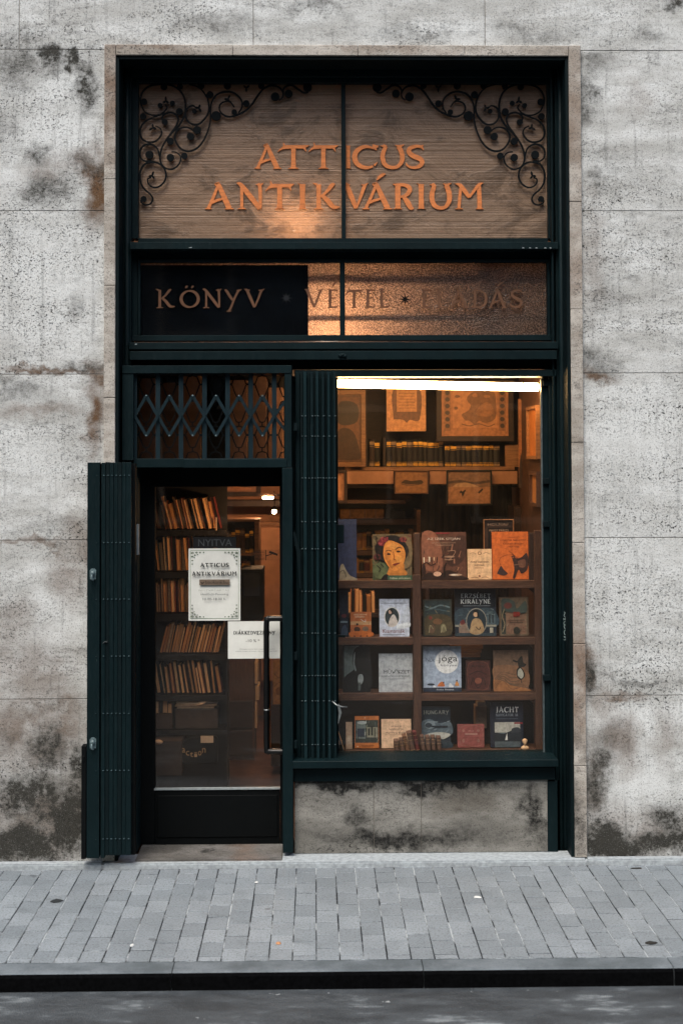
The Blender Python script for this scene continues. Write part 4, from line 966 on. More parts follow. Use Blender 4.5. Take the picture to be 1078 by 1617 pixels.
bk((668, 948, 713, 1006), zB, '#3a3a30', [('r', .06, .04, .94, .96, '#2e3a3a'), ('l', [(.06, .82), (.3, .76), (.6, .84), (.94, .78)], .05, '#6a7a7c'), ('l', [(.06, .7), (.4, .74), (.94, .66)], .03, '#48585c'),] + brush(40, (.08, .06, .92, .92), ['#4f5a4c', '#2a3230', '#6a5c40', '#3c4a4c', '#7a6a4c'], 9, .1, .02) + [ ('c', [(.06, .04), (.06, .5), (.4, .6), (.94, .52), (.94, .04)], '#4a3f2a'), ('e', .5, .4, .16, .08, '#6a4a30'), ('e', .7, .22, .1, .12, '#7a7050'), ('e', .3, .2, .1, .12, '#5f4634'), ('l', [(.2, .1), (.24, .3), (.34, .2)], .03, '#8a8262'), ('l', [(.62, .1), (.7, .3), (.8, .15)], .03, '#9a9270'), ('e', .25, .5, .06, .05, '#6a2c22')], 'dark green painted landscape cover next to the divider on the second row')
E_ = [('r', 0, .62, 1, 1, '#10151c'), ('s', 'ERZSÉBET', .15, .81, .87, .9, 1.0, '#9aa0a2'), ('s', 'KIRÁLYNÉ', .14, .69, .87, .78, 1.1, '#c3c6c4'), ('r', .2, .635, .86, .65, '#6c7478'), ('c', [(0, .2), (0, .5), (.2, .6), (.5, .58), (.8, .6), (1, .5), (1, .2)], '#33424a'), ('r', 0, .2, 1, .24, '#9a9482'), ('c', [(.1, .05), (.1, .24), (.2, .3), (.34, .2), (.36, .04)], '#86705f'), ('c', [(.12, .3), (.2, .36), (.24, .28), (.16, .24)], '#6a2c28'), ('r', .78, .26, .98, .5, '#4f5e62'), ('r', .82, .28, .86, .46, '#242d33'), ('r', .9, .28, .94, .46, '#242d33'), ('r', 0, 0, 1, .07, '#2f3c42'),] + brush(34, (.03, .1, .97, .58), ['#4a5a62', '#22303a', '#6f7a7c', '#5c6a66'], 8, .12, .018, 0) + [ ('r', .84, .07, .92, .18, '#b0a894'),
    ('e', .52, .31, .255, .29, '#8a8578'), ('e', .52, .31, .235, .265, '#1c2b33'), ('c', [(.35, .08), (.38, .24), (.44, .36), (.58, .37), (.66, .28), (.7, .12), (.6, .05), (.44, .04)], '#a98a63'), ('e', .5, .46, .055, .055, '#c9a27c'), ('c', [(.44, .48), (.46, .56), (.54, .56), (.57, .48), (.58, .4), (.54, .42), (.53, .5), (.46, .5)], '#15100e'), ('l', [(.5, .2), (.58, .14), (.62, .2)], .02, '#3c2c22')]
bk((718, 932, 783, 1006), zB, '#1a2430', E_, 'dark cover ERZSÉBET KIRÁLYNÉ with an oval portrait, centre of the second row')
bk((788, 945, 834, 1006), zB, '#5c4a38', [('r', .05, .03, .95, .97, '#6e5c48'), ('r', .07, .05, .22, .9, '#2c3430'), ('r', .24, .05, .92, .6, '#7a5c48'),] + brush(40, (.08, .06, .92, .94), ['#4a5248', '#8a7258', '#33302a', '#6a3c30', '#94806a'], 10, .07, .02) + [ ('c', [(.1, .65), (.1, .95), (.5, .9), (.6, .7), (.9, .9), (.92, .6), (.5, .6)], '#39443e'), ('e', .3, .78, .14, .08, '#5c2c24'), ('r', .48, .5, .7, .62, '#7c2418'), ('r', .3, .4, .86, .415, '#33261e'), ('r', .34, .34, .82, .355, '#33261e'), ('c', [(.5, .06), (.48, .18), (.6, .24), (.7, .16), (.66, .06)], '#2c2a20'), ('l', [(.1, .1), (.18, .3), (.1, .5), (.18, .7)], .03, '#8a7a5c')], 'ornate brown and green illuminated cover at the right of the second row')
# row C
bk((541, 1020, 584, 1094), zC, '#14191b', [('r', .05, .1, .8, .98, '#5b6766'), ('c', [(.0, .0), (.05, .3), (.35, .45), (.42, .5), (.36, .62), (.38, .8), (.5, .95), (.8, .97), (1, .8), (1, 0)], '#0b0d0e'), ('c', [(.38, .62), (.4, .78), (.46, .85), (.44, .6), (.5, .48), (.46, .44), (.42, .52)], '#6c7676'), ('c', [(.55, .25), (.58, .36), (.7, .38), (.76, .3), (.72, .2), (.6, .14)], '#8d9594'), ('c', [(.56, .04), (.58, .2), (.66, .18), (.64, .04)], '#4f5858')], 'black and white photo cover of a man in profile, lower left of the window')
bk((598, 1034, 651, 1094), zC, '#b3b7ba', [('t', 'MŰVÉSZET', .14, .48, .92, .6, '#15181a'), ('t', 'KÉPES ENCIKLOPÉDIÁJA', .08, .38, .92, .445, '#4a4f52'), ('r', .2, .335, .8, .345, '#6a6f72'), ('e', .52, .54, .08, .06, '#a9adaf'), ('l', [(.45, .5), (.52, .58), (.6, .5)], .02, '#4a4f52')], 'plain grey art encyclopedia with black block title on the third row')
bk((668, 1023, 728, 1094), zC, '#a3b0c2', [('r', 0, .0, 1, .09, '#27303f'), ('e', .62, .66, .31, .26, '#f0f0ec'), ('t', 'Nők', .08, .66, .3, .76, '#3b4653'), ('t', 'jóga', .4, .62, .9, .8, '#1a1f25'), ('t', 'könyve', .46, .54, .88, .61, '#565c60'), ('t', 'Rába Emma', .35, .03, .8, .065, '#c9cdd0'), ('e', .2, .16, .1, .025, '#2f3844'), ('c', [(.36, .12), (.42, .19), (.5, .22), (.56, .12)], '#c46f38'), ('e', .53, .2, .02, .02, '#5a2f1a'), ('c', [(.66, .1), (.68, .18), (.74, .17), (.8, .1)], '#e6e8e8'), ('c', [(.82, .13), (.86, .22), (.9, .22), (.94, .13)], '#c9884c'), ('e', .88, .245, .02, .02, '#33221a'), ('c', [(.24, .1), (.28, .14), (.34, .1)], '#dfe3e6')], 'blue-grey yoga book with a big white disc behind its title')
rq = [('r', .06, .04, .94, .96, '#4a2720'), ('l', [(.12, .1), (.12, .9), (.88, .9), (.88, .1), (.12, .1)], .02, '#6d4030'), ('t', 'Arany', .22, .76, .8, .88, '#120c0a'), ('e', .5, .35, .14, .1, '#7a4634'), ('l', [(.15, .55), (.5, .66), (.85, .55)], .03, '#20120e'), ('l', [(.2, .2), (.3, .45), (.4, .2), (.5, .12), (.6, .2), (.7, .45), (.8, .2)], .03, '#2a1812')]
bk((735, 1046, 774, 1094), zC, '#38201a', rq, 'dark red-brown book with dense tooled ornament on the third row', tilt=3)
bk((779, 1031, 834, 1095), zC, '#6a5240', [('c', [(0, 0), (0, .3), (.2, .3), (.5, .15), (.8, .1), (1, .05), (1, 0)], '#94633c'), ('c', [(.0, .3), (.0, .6), (.5, .64), (.98, .5), (.98, .1), (.5, .2)], '#7d5a40')] + [('l', [(.02, .05 + .06*i), (.25, .27 + .05*i), (.5, .06 + .09*i), (.75, .1 + .08*i)], .009, '#2a1c14') for i in range(5)] + [('c', [(.66, .38), (.66, .52), (.76, .6), (.86, .5), (.9, .38), (.8, .28), (.72, .3)], '#1c1512'), ('c', [(.69, .38), (.7, .5), (.77, .56), (.84, .48), (.86, .38), (.79, .31)], '#a9a89a'), ('c', [(.72, .58), (.7, .75), (.82, .86), (.86, .7), (.94, .66), (.88, .6)], '#1c1915'), ('l', [(.56, .76), (.66, .72), (.74, .74)], .05, '#1c1915'), ('l', [(.78, .28), (.8, .2)], .02, '#1c1915')], 'tan cover with contour lines and a horned animal skull, right end of the third row')
# row D
bk((560, 1133, 598, 1183), zD, '#c4743a', [('r', .02, .17, .98, .88, '#39403a'), ('r', .06, .3, .45, .84, '#6f7c78'),] + brush(30, (.06, .2, .94, .86), ['#8a8a78', '#2a302c', '#b0b4a8', '#55605c'], 11, .09, .03, 1.5) + [ ('r', .1, .36, .4, .62, '#303a48'), ('r', .5, .34, .95, .66, '#8b8a78'), ('e', .3, .8, .2, .05, '#b6c0bc'), ('r', .55, .4, .62, .62, '#23261f'), ('r', .68, .4, .75, .7, '#23261f'), ('r', .8, .36, .86, .62, '#55564a'), ('r', .28, .07, .8, .085, '#5a2c12'), ('e', .12, .06, .04, .02, '#e0c0a0'), ('e', .42, .95, .03, .015, '#e0c0a0')], 'orange-banded book with a picture of town buildings, bottom row left', th=.012)
bk((602, 1138, 649, 1183), zD, '#e2bd9c', [('t', 'HÁZAK ÉS', .33, .73, .68, .79, '#33201a'), ('t', 'HANGULATOK', .26, .62, .74, .68, '#33201a'), ('t', 'PESTEN ÉS BUDÁN', .16, .5, .86, .57, '#33201a'), ('r', .12, .46, .88, .468, '#7c5a48'), ('r', .36, .9, .62, .905, '#7c5a48')], 'plain cream title-page book behind the little leaning books', th=.012)
bk((665, 1118, 711, 1182), zD, '#1f2a33', [('s', 'HUNGARY', .08, .82, .95, .91, 1., '#8d8f86'), ('c', [(0, .3), (0, .62), (.3, .7), (.6, .6), (1, .62), (1, .3)], '#55636b'),] + brush(30, (.03, .05, .97, .66), ['#6f7d84', '#3a464e', '#8b979b', '#2c373f'], 12, .16, .02, 0) + [ ('e', .3, .56, .18, .1, '#77848a'), ('e', .25, .55, .12, .06, '#2b353c'), ('c', [(.0, .28), (.3, .36), (.7, .38), (1, .32), (.7, .2), (.2, .18)], '#a9a9a0'), ('c', [(0, .05), (0, .18), (.5, .24), (1, .14), (1, 0), (0, 0)], '#2f3b43'), ('r', .35, .5, .9, .54, '#1c252c')], 'dark HUNGARY photo book beside the divider on the bottom row')
bk((722, 1147, 764, 1183), zD, '#8a4c46', [('l', [(.12, .1), (.12, .88), (.88, .88), (.88, .1), (.12, .1)], .015, '#93695c'), ('t', 'EMLÉK', .4, .7, .62, .76, '#b58a78'), ('r', .28, .56, .74, .62, '#a58072'), ('e', .22, .3, .05, .08, '#93695c'), ('e', .78, .3, .05, .08, '#93695c'), ('e', .22, .74, .05, .06, '#93695c'), ('e', .78, .74, .05, .06, '#93695c'), ('r', .2, .42, .8, .43, '#4a2420')], 'old maroon cloth book with a faded border, middle of the bottom row', tilt=2)
bk((774, 1113, 826, 1183), zD, '#141b2b', [('s', 'JACHT', .17, .78, .86, .9, 1.15, '#c6cacb'), ('s', 'NAVIGÁTOR III.', .17, .69, .86, .75, 1.0, '#7c8590'), ('r', .17, .63, .84, .64, '#525c68'), ('r', .17, .915, .5, .922, '#525c68'), ('r', .13, .0, .9, .56, '#56626a'), ('r', .13, .33, .9, .56, '#a9a89e'), ('c', [(.13, .12), (.13, .32), (.4, .3), (.6, .36), (.9, .4), (.9, .12)], '#1b2228'), ('p', [(.44, .16), (.52, .16), (.5, .32)], '#d5d6d0'), ('c', [(.62, .32), (.66, .42), (.86, .44), (.9, .34)], '#2b3238'), ('r', .72, .52, .98, .555, '#7a1f26'), ('r', .13, .0, .9, .13, '#4c565a')], 'dark blue JACHT yachting book with a sailing boat, bottom row right')
# small things on the window board
def small_book(px0, px1, py0, lean, label, col, y=.36, group='old little leather books leaning in a row'):
    x0, x1 = PX(px0, y, 1180), PX(px1, y, 1180); W = x1 - x0; z0 = PZ(1197.2, y); H = PZ(py0, y) - z0
    t = thing('small_book', ((x0 + x1)/2, y, z0 + abs(math.sin(R(lean)))*W/2), label, 'book', group); t.rotation_euler = (0, R(lean), 0)
    b = MB(); n = 8
    b.prism([(-W/2, 0), (W/2, 0), (W/2, H), (-W/2, H)], .006, .08); 
    pts = [(-W/2 + W*i/n, .006 - .009*math.sin(math.pi*i/n)) for i in range(n+1)]
    vs = [(p[0], p[1], 0) for p in pts] + [(p[0], p[1], H) for p in pts]
    b.add(vs, [(i, i+1, n+2+i, n+1+i) for i in range(n)] + [tuple(range(n+1)), tuple(range(n+1, 2*n+2))], 0, False)
    b.build('cover', col, t, local=True)
    b = MB()
    for q in (.12, .3, .7, .88): b.box(-W/2*.85, W/2*.85, -.0045, .004, H*q - .0012, H*q + .0012)
    b.build('spine_bands', M['gilt_dull'], t, local=True)
M['gilt_dull'] = simple('dull_gilding', '#8a6a48', .5, .3, 50)
lea = [simple('dusty_leather', '#5c4438', .8, .4, 60), simple('red_leather', '#5a2422', .7, .4, 60), simple('tan_leather', '#6b4a34', .8, .4, 60)]
sb = [(623, 631, 1171, -2, 0, 'first'), (632, 640, 1169, -3, 0, 'second'), (643, 650, 1163, -14, 2, 'third'), (650, 658, 1158, -12, 0, 'fourth'), (658.5, 665, 1157, -11, 1, 'fifth'), (667, 673.5, 1164, -7, 0, 'sixth'), (674, 681, 1165, -4, 0, 'seventh'), (682, 689, 1165, -3, 0, 'eighth'), (690, 697, 1166, -1, 0, 'ninth')]
nm = ['dusty brown', 'dark red', 'tan']
for a, c_, q, ln, mi, o_ in sb:
    small_book(a, c_ - .4, q, ln, f'{nm[mi]} leather spine, {o_} from the left in the little row on the window board', lea[mi])
display('booklet', (546, 1141, 556, 1183), .45, '#b59a80', [('e', .5, .3, .2, .04, '#5c3a2c'), ('r', .2, .2, .8, .5, '#c9b49a')], 'narrow cream booklet standing beside the orange-banded book', 'booklet', None, .007, 5, base=zD)
for i, (a, ln, o_) in enumerate(((532, 12, 'leftmost'), (536.5, 14, 'middle'), (541, 17, 'rightmost'))):
    x = PX(a, .40, 1180); z0 = PZ(1186, .40); b = MB()
    rot = Matrix.Rotation(R(-ln), 3, 'Y'); b.box(x, x + .007, .40, .48, z0, z0 + .135, rot=rot, c=(x, .44, z0))
    b.box(x + .0071, x + .009, .40, .48, z0 + .002, z0 + .133, 1, rot=rot, c=(x, .44, z0))
    tag(b.build('booklet', [simple('booklet_cover', '#3a4244' if i != 1 else '#7d7f7c', .6, .2, 30), M['pages']]), f'{o_} of the three thin booklets leaning at the lower left window corner', 'booklet', 'thin booklets in the window corner')
b = MB(); b.rb(526, 1175, 541, 1198, .40, .5); tag(b.build('black_box', M['black'], bevel=.003), 'small black box under the leaning booklets in the window corner', 'box')
t = thing('wooden_box', (PX(790, .36), .36, PZ(1197.4, .36)), 'small flat old wooden box lying next to the bust', 'box')
part('body', M['wood_lt'], t, lambda m: m.rb(768, 1191, 811, 1197.4, .335, .40), .0015); part('lid', M['wood'], t, lambda m: m.rb(768.5, 1188, 810.5, 1191, .337, .398), .0015)
b = MB(); b.rb(747, 1195.8, 768, 1197.3, .33, .36); tag(b.build('glass_beads', M['steel'], bevel=.002), 'small glittering pin lying left of the wooden box', 'trinket')
# plaster bust
t = thing('bust', (PX(825.5, .345), .345, PZ(1197.4, .345)), 'little ivory bust of a bearded man on a wooden base at the window corner', 'statuette')
u = .0037
b = MB(); b.box(-3.6*u*1.6, 3.2*u*1.6, -.016, .02, 0, 4*u); b.build('base', M['wood_lt'], t, local=True, bevel=.001)
b = MB(); b.lathe(0, 0, [(2.6*u, 4*u), (2.8*u, 5*u), (1.5*u, 6*u), (1.2*u, 7.5*u), (1.9*u, 8.6*u), (2.4*u, 9.2*u)], n=20)
b.lathe(0, 0, [(1.2*u, 9*u), (3.5*u, 10.2*u), (6.0*u, 13*u), (6.4*u, 14.5*u), (5.2*u, 16.4*u), (3.*u, 17.6*u), (1.9*u, 18.6*u), (1.8*u, 20*u), (2.1*u, 21*u)], n=22, sy=.6)
b.ball((0, -.001, 24*u), 3.4*u, sc=(1, .95, 1.25)); b.ball((0, -3.0*u, 21.8*u), 1.7*u, sc=(1.05, .7, 1.5)); b.ball((0, -3.6*u, 24*u), .6*u, sc=(.8, 1, 1.8))
for sx_ in (-1, 1): b.ball((sx_*3.3*u, 0, 23.6*u), .8*u, sc=(.5, 1, 1.5)); b.ball((sx_*1.3*u, -3.0*u, 24.9*u), .42*u); b.ball((sx_*2.3*u, .6*u, 25.6*u), 1.9*u)
b.ball((0, .8*u, 26.3*u), 3.0*u, sc=(1.1, 1, .8)); b.build('figure', M['plaster_cast'], t, local=True)

# ---- rows of books
ORD = 'first second third fourth fifth sixth seventh eighth ninth tenth eleventh twelfth thirteenth fourteenth fifteenth sixteenth seventeenth eighteenth nineteenth twentieth twenty-first twenty-second twenty-third twenty-fourth twenty-fifth'.split()
_cm = {}
def cmat(h):
    if h not in _cm: _cm[h] = simple('book_cloth', h, .65, .3, 40)
    return _cm[h]
M['tanp'] = simple('tan_page_edges', '#e0aa74', .85, .3, 150, stretch=(7, 1, .2))
M['tanp2'] = simple('yellowed_page_edges', '#bd8450', .85, .35, 150, stretch=(7, 1, .2))
M['spinecloth'] = M['tanp']
def row(px0, px1, base_py, top_py, y, lean, seed, where, group, pal, style='fore', w=(4, 9), depth=.15, hv=.26, gap=.0, leanv=4):
    r = random.Random(seed); mx = (px0 + px1)/2
    X = PX(px0, y, base_py); X1 = PX(px1, y, base_py); z0 = PZ(base_py, y, mx); HH = PZ(top_py, y, mx) - z0; k = 0
    pxm = (X1 - X)/(px1 - px0)
    ln = lean
    while X < X1 - .008:
        th = r.uniform(*w)*pxm; 
        if X + th > X1 + .004: break
        H = HH*(1 - hv*r.random()**1.5); name, col = r.choice(pal)
        ln2 = lean + r.uniform(-leanv, leanv); ln = ln*.5 + ln2*.5
        c, s_ = math.cos(R(ln)), math.sin(R(ln))
        b = MB(); d0 = r.uniform(0, .02)
        if style == 'fore':
            e = .0028
            b.box(0, e, d0, depth, 0, H, 0); b.box(th - e, th, d0, depth, 0, H, 0); b.box(e, th - e, d0 + .003, depth, .003, H - .004, 1)
            mats = [cmat(col), r.choice([M['tanp'], M['tanp'], M['tanp2'], M['tanp2'], M['blackwood'], cmat('#c9a274')])]
        else:
            n = 6; pts = [(th*i/n, d0 - .006*math.sin(math.pi*i/n)) for i in range(n+1)] + [(th, depth), (0, depth)]
            vs = [(p[0], p[1], 0) for p in pts] + [(p[0], p[1], H) for p in pts]; m_ = len(pts)
            b.add(vs, [tuple(range(m_)), tuple(range(2*m_-1, m_-1, -1))] + [(i, (i+1) % m_, m_+(i+1) % m_, m_+i) for i in range(m_)], 0)
            for q0, q1 in ((.03, .13), (.16, .18), (.74, .76), (.8, .92)): b.box(th*.04, th*.96, d0 - .0072, d0 - .001, H*q0, H*q1, 1)
            mats = [cmat(col), M['gilt'] if r.random() < .7 else M['gilt_dull']]
        off = max(0., s_*th) if ln > 0 else 0.
        lift = abs(s_)*th if ln > 0 else 0.
        b.v = [Vector((v.x*c + v.z*s_, v.y, v.z*c - v.x*s_ + lift)) for v in b.v]
        o = b.build('book', mats, local=True); o.location = (X, y, z0)
        wd = 'thick' if th > (w[0] + w[1])/2*pxm else 'thin'
        tag(o, f'{wd} {name} book, {ORD[min(k, 24)]} from the left {where}', 'book', group)
        X += th/c + r.uniform(.0002, .0015) + gap*pxm*r.random(); k += 1
palD = [('black', '#17120f'), ('black', '#120f0e'), ('tan', '#a06c40'), ('cream', '#b58a60'), ('brown', '#4a2f20'), ('dark green', '#1b2c25'), ('red', '#6a2620'), ('orange', '#9a5428'), ('tan', '#8f6038'), ('dark blue', '#161d26')]
palR = [('black', '#15110f'), ('brown', '#4a2f20'), ('dark red', '#4c1c18'), ('dark', '#241a14'), ('tan', '#8a6038')]
GB = 'books in the tall bookcase behind the door glass'
by = .98
row(249, 352, 836, 783, by, -13, 11, 'on the top shelf seen through the door', GB, palD, w=(3.4, 8))
row(249, 345, 901.5, 845, by, -5, 12, 'on the second shelf seen through the door', GB, palD, w=(3.4, 7.5))
row(247, 340, 967, 912, by, -2, 13, 'on the third shelf seen through the door', GB, palD, w=(3, 6.5), leanv=1.5)
row(252, 344, 1031.5, 980, by, 13, 14, 'on the fourth shelf seen through the door', GB, palD, w=(3.2, 7), leanv=3)
row(248, 352, 1095.5, 1040, by, -8, 15, 'on the fifth shelf seen through the door', GB, palD, w=(3.2, 6.5), gap=5)
t = thing('tall_bookcase', (PX(300, by), by + .1, 0), 'tall black bookcase crammed with old books behind the door glass', 'bookcase')
x0, x1 = PX(222, by), PX(359, by)
for a, c_ in ((836, 845), (902, 912), (967.5, 979), (1032, 1041), (1096, 1105), (1151, 1158)): part('shelf', M['blackwood'], t, lambda m: m.box(x0, x1 - .012, by - .01, by + .2, PZ(c_, by), PZ(a, by) - .0008), .001)
part('side_panel', M['blackwood'], t, lambda m: m.box(x1 - .012, x1, by - .01, by + .2, 0, PZ(841, by)))
part('side_panel', M['blackwood'], t, lambda m: m.box(x0 - .012, x0, by - .01, by + .2, 0, 2.6))
part('back_panel', M['blackwood'], t, lambda m: m.box(x0, x1 - .012, by + .201, by + .21, 0, 2.2))
b = MB(); b.rb(341, 817, 342.5, 842, by - .01, by); tag(b.build('label_card', M['cream']), 'thin upright card edge at the right end of the top shelf', 'card')
# things under the shelves
def loose(name, rects, y, d, m, label, cat, bev=.002, group=None):
    b = MB()
    for q in rects: b.rb(*q, y, y + d)
    return tag(b.build(name, m, bevel=bev), label, cat, group)
b = MB(); x0, x1, z0, z1 = PR(276, 1105.5, 345, 1119, by)
rr = random.Random(5)
for i in range(7):
    f = i/7; zz = z0 + (z1 - z0)*(f*.8)
    b.box(x0 + rr.uniform(0, .02), x0 + (x1 - x0)*rr.uniform(.6, 1.), by + rr.uniform(0, .01), by + .15, zz, zz + .004)
b.add([(x0 + .13, by - .003, z0 + .02), (x0 + .17, by - .02, z0 + .03), (x0 + .2, by - .003, z0 + .045), (x0 + .15, by + .03, z0 + .05)], [(0, 1, 2), (0, 2, 3), (0, 1, 3), (1, 2, 3)])
tag(b.build('paper_pile', M['cream']), 'crumpled pile of pale papers on the sixth shelf behind the door', 'papers')
grey = simple('grey_card', '#42352d', .8, .2, 30)
loose('storage_box', [(277, 1119.5, 344, 1150.5)], by + .01, .17, grey, 'wide grey-brown archive box under the crumpled papers', 'box')
loose('storage_box', [(236, 1127, 272, 1151)], by + .0, .17, grey, 'narrow grey-brown archive box left of the wide one', 'box')
row(246, 275, 1127, 1105, by, 0, 16, 'on top of the narrow archive box', 'small books on the archive box', [('pale', '#8a6a50'), ('brown', '#4a3226')], w=(4, 8), leanv=1)
t = thing('black_bag', (PX(314, .9), .9, PZ(1206, .9)), 'black bag with curved pale lettering standing under the bookcase', 'bag')
b = MB(); x0, x1, z0, z1 = PR(288, 1163, 343, 1206, .9)
b.prism([(x0, z0), (x1, z0), (x1 + .004, z1 - .02), (x1 - .01, z1), (x0 + .03, z1 - .004), (x0 - .004, z1 - .05)], .9, .965); b.build('body', M['black'], t, bevel=.006)
b = MB()
for i, ch in enumerate('action'):
    f = (i - 2.5)/2.5; cx = 306 + 16*f; cz = 1192 - 7*f*f; q = P(cx, cz, .895); h = .024
    put_text(b, ch, q.x - .0105, q.x + .0105, q.z - h*.6, q.z + h*.6, .8975 + .0001*i)
b.build('lettering', ink('#a88458'), t)
part('price_tag', M['cream'], t, lambda m: m.rb(317, 1162, 337, 1173, .893, .897))
loose('cardboard_box', [(244, 1170, 287, 1225)], .86, .2, simple('cardboard', '#362a22', .85, .2, 20), 'low cardboard box at the lower left of the door glass', 'box')
b = MB(); b.ball(P(250, 1172, .84), .022, sc=(1.3, 1, .7)); tag(b.build('paper_ball', M['cream']), 'crumpled pale paper ball on the cardboard box', 'papers')
t = thing('cabinet', (PX(385, 1.35), 1.35, 0), 'brown wooden cabinet standing right of the black bookcase, seen through the door', 'cabinet')
part('body', M['wood_v'], t, lambda m: m.rb(356, 1020, 401, 1200, 1.35, 1.75), .003)
part('drawer', M['wood_dk'], t, lambda m: m.rb(358, 1107, 399, 1150, 1.338, 1.352), .003); part('drawer', M['wood_dk'], t, lambda m: m.rb(358, 1154, 399, 1194, 1.338, 1.352), .003)
loose('book_stack', [(402, 1045, 407, 1080), (403, 1083, 409, 1106), (401.5, 1108, 406, 1150)], 1.5, .2, M['cream'], 'upright pale papers beside the brown cabinet', 'papers')
# back room seen through the door
t = thing('glazed_cabinet', (PX(380, 3.), 3.0, 0), 'glazed bookcase at the back of the shop seen above the notice', 'bookcase')
part('frame', M['wood_lt'], t, lambda m: (m.rb(356, 820, 410, 824, 2.98, 3.3), m.rb(402, 824, 409, 1100, 2.98, 3.3), m.rb(340, 874, 402, 878, 2.98, 3.3)), .003)
part('back_panel', M['blackwood'], t, lambda m: m.rb(340, 824, 402, 1100, 3.28, 3.3))
row(345, 400, 874, 834, 3.02, 0, 21, 'in the glazed bookcase at the back', 'dark books in the back bookcase', palR, 'spine', w=(5, 8), leanv=.5, depth=.2)
row(345, 400, 930, 886, 3.02, 0, 22, 'on the lower shelf of the glazed bookcase', 'dark books in the back bookcase', palR, 'spine', w=(5, 8), leanv=.5, depth=.2)
b = MB(); b.rb(380, 899, 415, 980, 2.3, 2.7); b.rb(384, 906, 410, 942, 2.285, 2.301, 1); tag(b.build('iron_stove', [M['black'], simple('dark_screen', '#1d2026', .3, .2, 5)], bevel=.004), 'dark box-shaped cabinet with a framed front, right of the opening-hours poster', 'cabinet')
display('framed_picture', (345, 752, 412, 784), 4.3, '#8a5a38', [('r', .1, .15, .85, .8, '#a56c44'), ('l', [(.1, .45), (.4, .5), (.85, .4)], .02, '#5c3822')], 'wide wooden-framed picture high on the back wall seen through the door', 'picture', None, .02, 0, frame=(.04, M['wood_dk']))
display('wall_map', (431, 1043, 452, 1112), 2.2, '#9a7240', [('l', [(.1, .7), (.5, .6), (.9, .8)], .05, '#5c4020'), ('e', .5, .3, .3, .1, '#7a5426'), ('l', [(.1, .4), (.5, .5), (.9, .35)], .04, '#5c4020')], 'yellowed picture behind the door handle', 'picture', None, .004, 0)
loose('crate', [(428, 1113, 470, 1210)], 2.2, .4, M['wood_dk'], 'dark wooden crate standing under the yellowed picture', 'crate', .004)
t = thing('inner_door', (PX(425, 4.2), 4.2, 0), 'pale panelled inner door on the right side of the back room', 'door')
part('leaf', M['plaster'], t, lambda m: m.rb(412, 833, 470, 1075, 4.2, 4.25), .004); part('door_frame', M['wood_lt'], t, lambda m: (m.rb(405, 824, 411, 1075, 4.15, 4.3), m.rb(411, 824, 470, 830, 4.15, 4.3)), .003)
loose('pelmet', [(345, 790, 470, 800)], 4.0, .3, M['wood_dk'], 'dark horizontal beam under the picture at the back', 'beam', .003)
loose('high_shelf', [(240, 772, 272, 781)], 1.2, .2, M['cream'], 'pale box end above the leaning books of the top shelf', 'box')

t = thing('overdoor_shelf', P(330, 727, .5), 'dark shelf over the door behind the lattice grille', 'shelf')
part('board', M['wood_dk'], t, lambda m: m.rb(205, 727, 458, 734, .45, .95)); part('back_panel', M['felt'], t, lambda m: m.rb(200, 585, 458, 727, .94, .95))  # black back panel added so the gap between the boxes stays dark
for i, (a, c_, q, o_) in enumerate(((219, 246, 597, 'first'), (248, 283, 604, 'second'), (285, 318, 593, 'third'), (357, 391, 600, 'fourth'), (394, 421, 594, 'fifth'), (423, 447, 612, 'sixth'))):
    loose('cardboard_box', [(a, q, c_, 726.5)], .62 + .02*(i % 3), .25, simple('brown_cardboard', ['#644738', '#553b2d', '#6e4e3c'][i % 3], .85, .35, 9), f'brown cardboard box behind the lattice grille, {o_} from the left', 'box', .004, 'cardboard boxes over the door')

# ---- notices on the door glass
gy = DY + .012
def scroll_corner(u, v, su, sv, asp):
    it = []
    for (a, e, r) in ((.05, .035, .03), (.13, .03, .022), (.05, .085, .022), (.2, .03, .016), (.05, .14, .015), (.1, .065, .016), (.27, .028, .012), (.05, .19, .012), (.15, .055, .01), (.09, .1, .01)):
        it.append(('l', [(u + su*(a - r), v + sv*(e - r*.1)), (u + su*a, v + sv*(e + r*asp*.7)), (u + su*(a + r), v + sv*e), (u + su*a, v + sv*(e - r*asp*.5)), (u + su*(a - r*.4), v + sv*e)], .009, '#3c5238'))
        it.append(('e', u + su*a, v + sv*e, r*.3, r*.3*asp, '#4b5f3c'))
    return it
PO = [('l', [(.035, .03), (.035, .97)], .008, '#5f7a5a'), ('l', [(.965, .03), (.965, .97)], .008, '#5f7a5a'), ('l', [(.035, .97), (.965, .97)], .008, '#5f7a5a'), ('l', [(.035, .03), (.965, .03)], .008, '#5f7a5a')]
for u, v, su, sv in ((.02, .975, 1, -1), (.98, .975, -1, -1), (.02, .025, 1, 1), (.98, .025, -1, 1)): PO += scroll_corner(u, v, su, sv, .7)
PO += [('s', 'ATTICUS', .23, .745, .78, .80, 1.35, '#121516'), ('s', 'ANTIKVÁRIUM', .07, .625, .93, .68, 1.35, '#121516'), ('r', .21, .495, .8, .572, '#6f6052'), ('l', [(.24, .54), (.27, .515), (.3, .54)], .02, '#2a211c'), ('t', 'bookline.hu', .33, .51, .76, .558, '#17120f'),
       ('t', 'NYITVATARTÁS', .2, .41, .79, .44, '#8d8f88'), ('t', 'Hétfőtől-Péntekig', .24, .345, .77, .382, '#33383a'), ('t', '10.00-18.00 h.', .28, .285, .73, .318, '#24282a')]
display('opening_hours_poster', (298, 866, 379.5, 980), gy, M['paper'], PO, 'white opening-hours poster with green corner scrolls on the door glass', 'poster', None, .0012, 0)
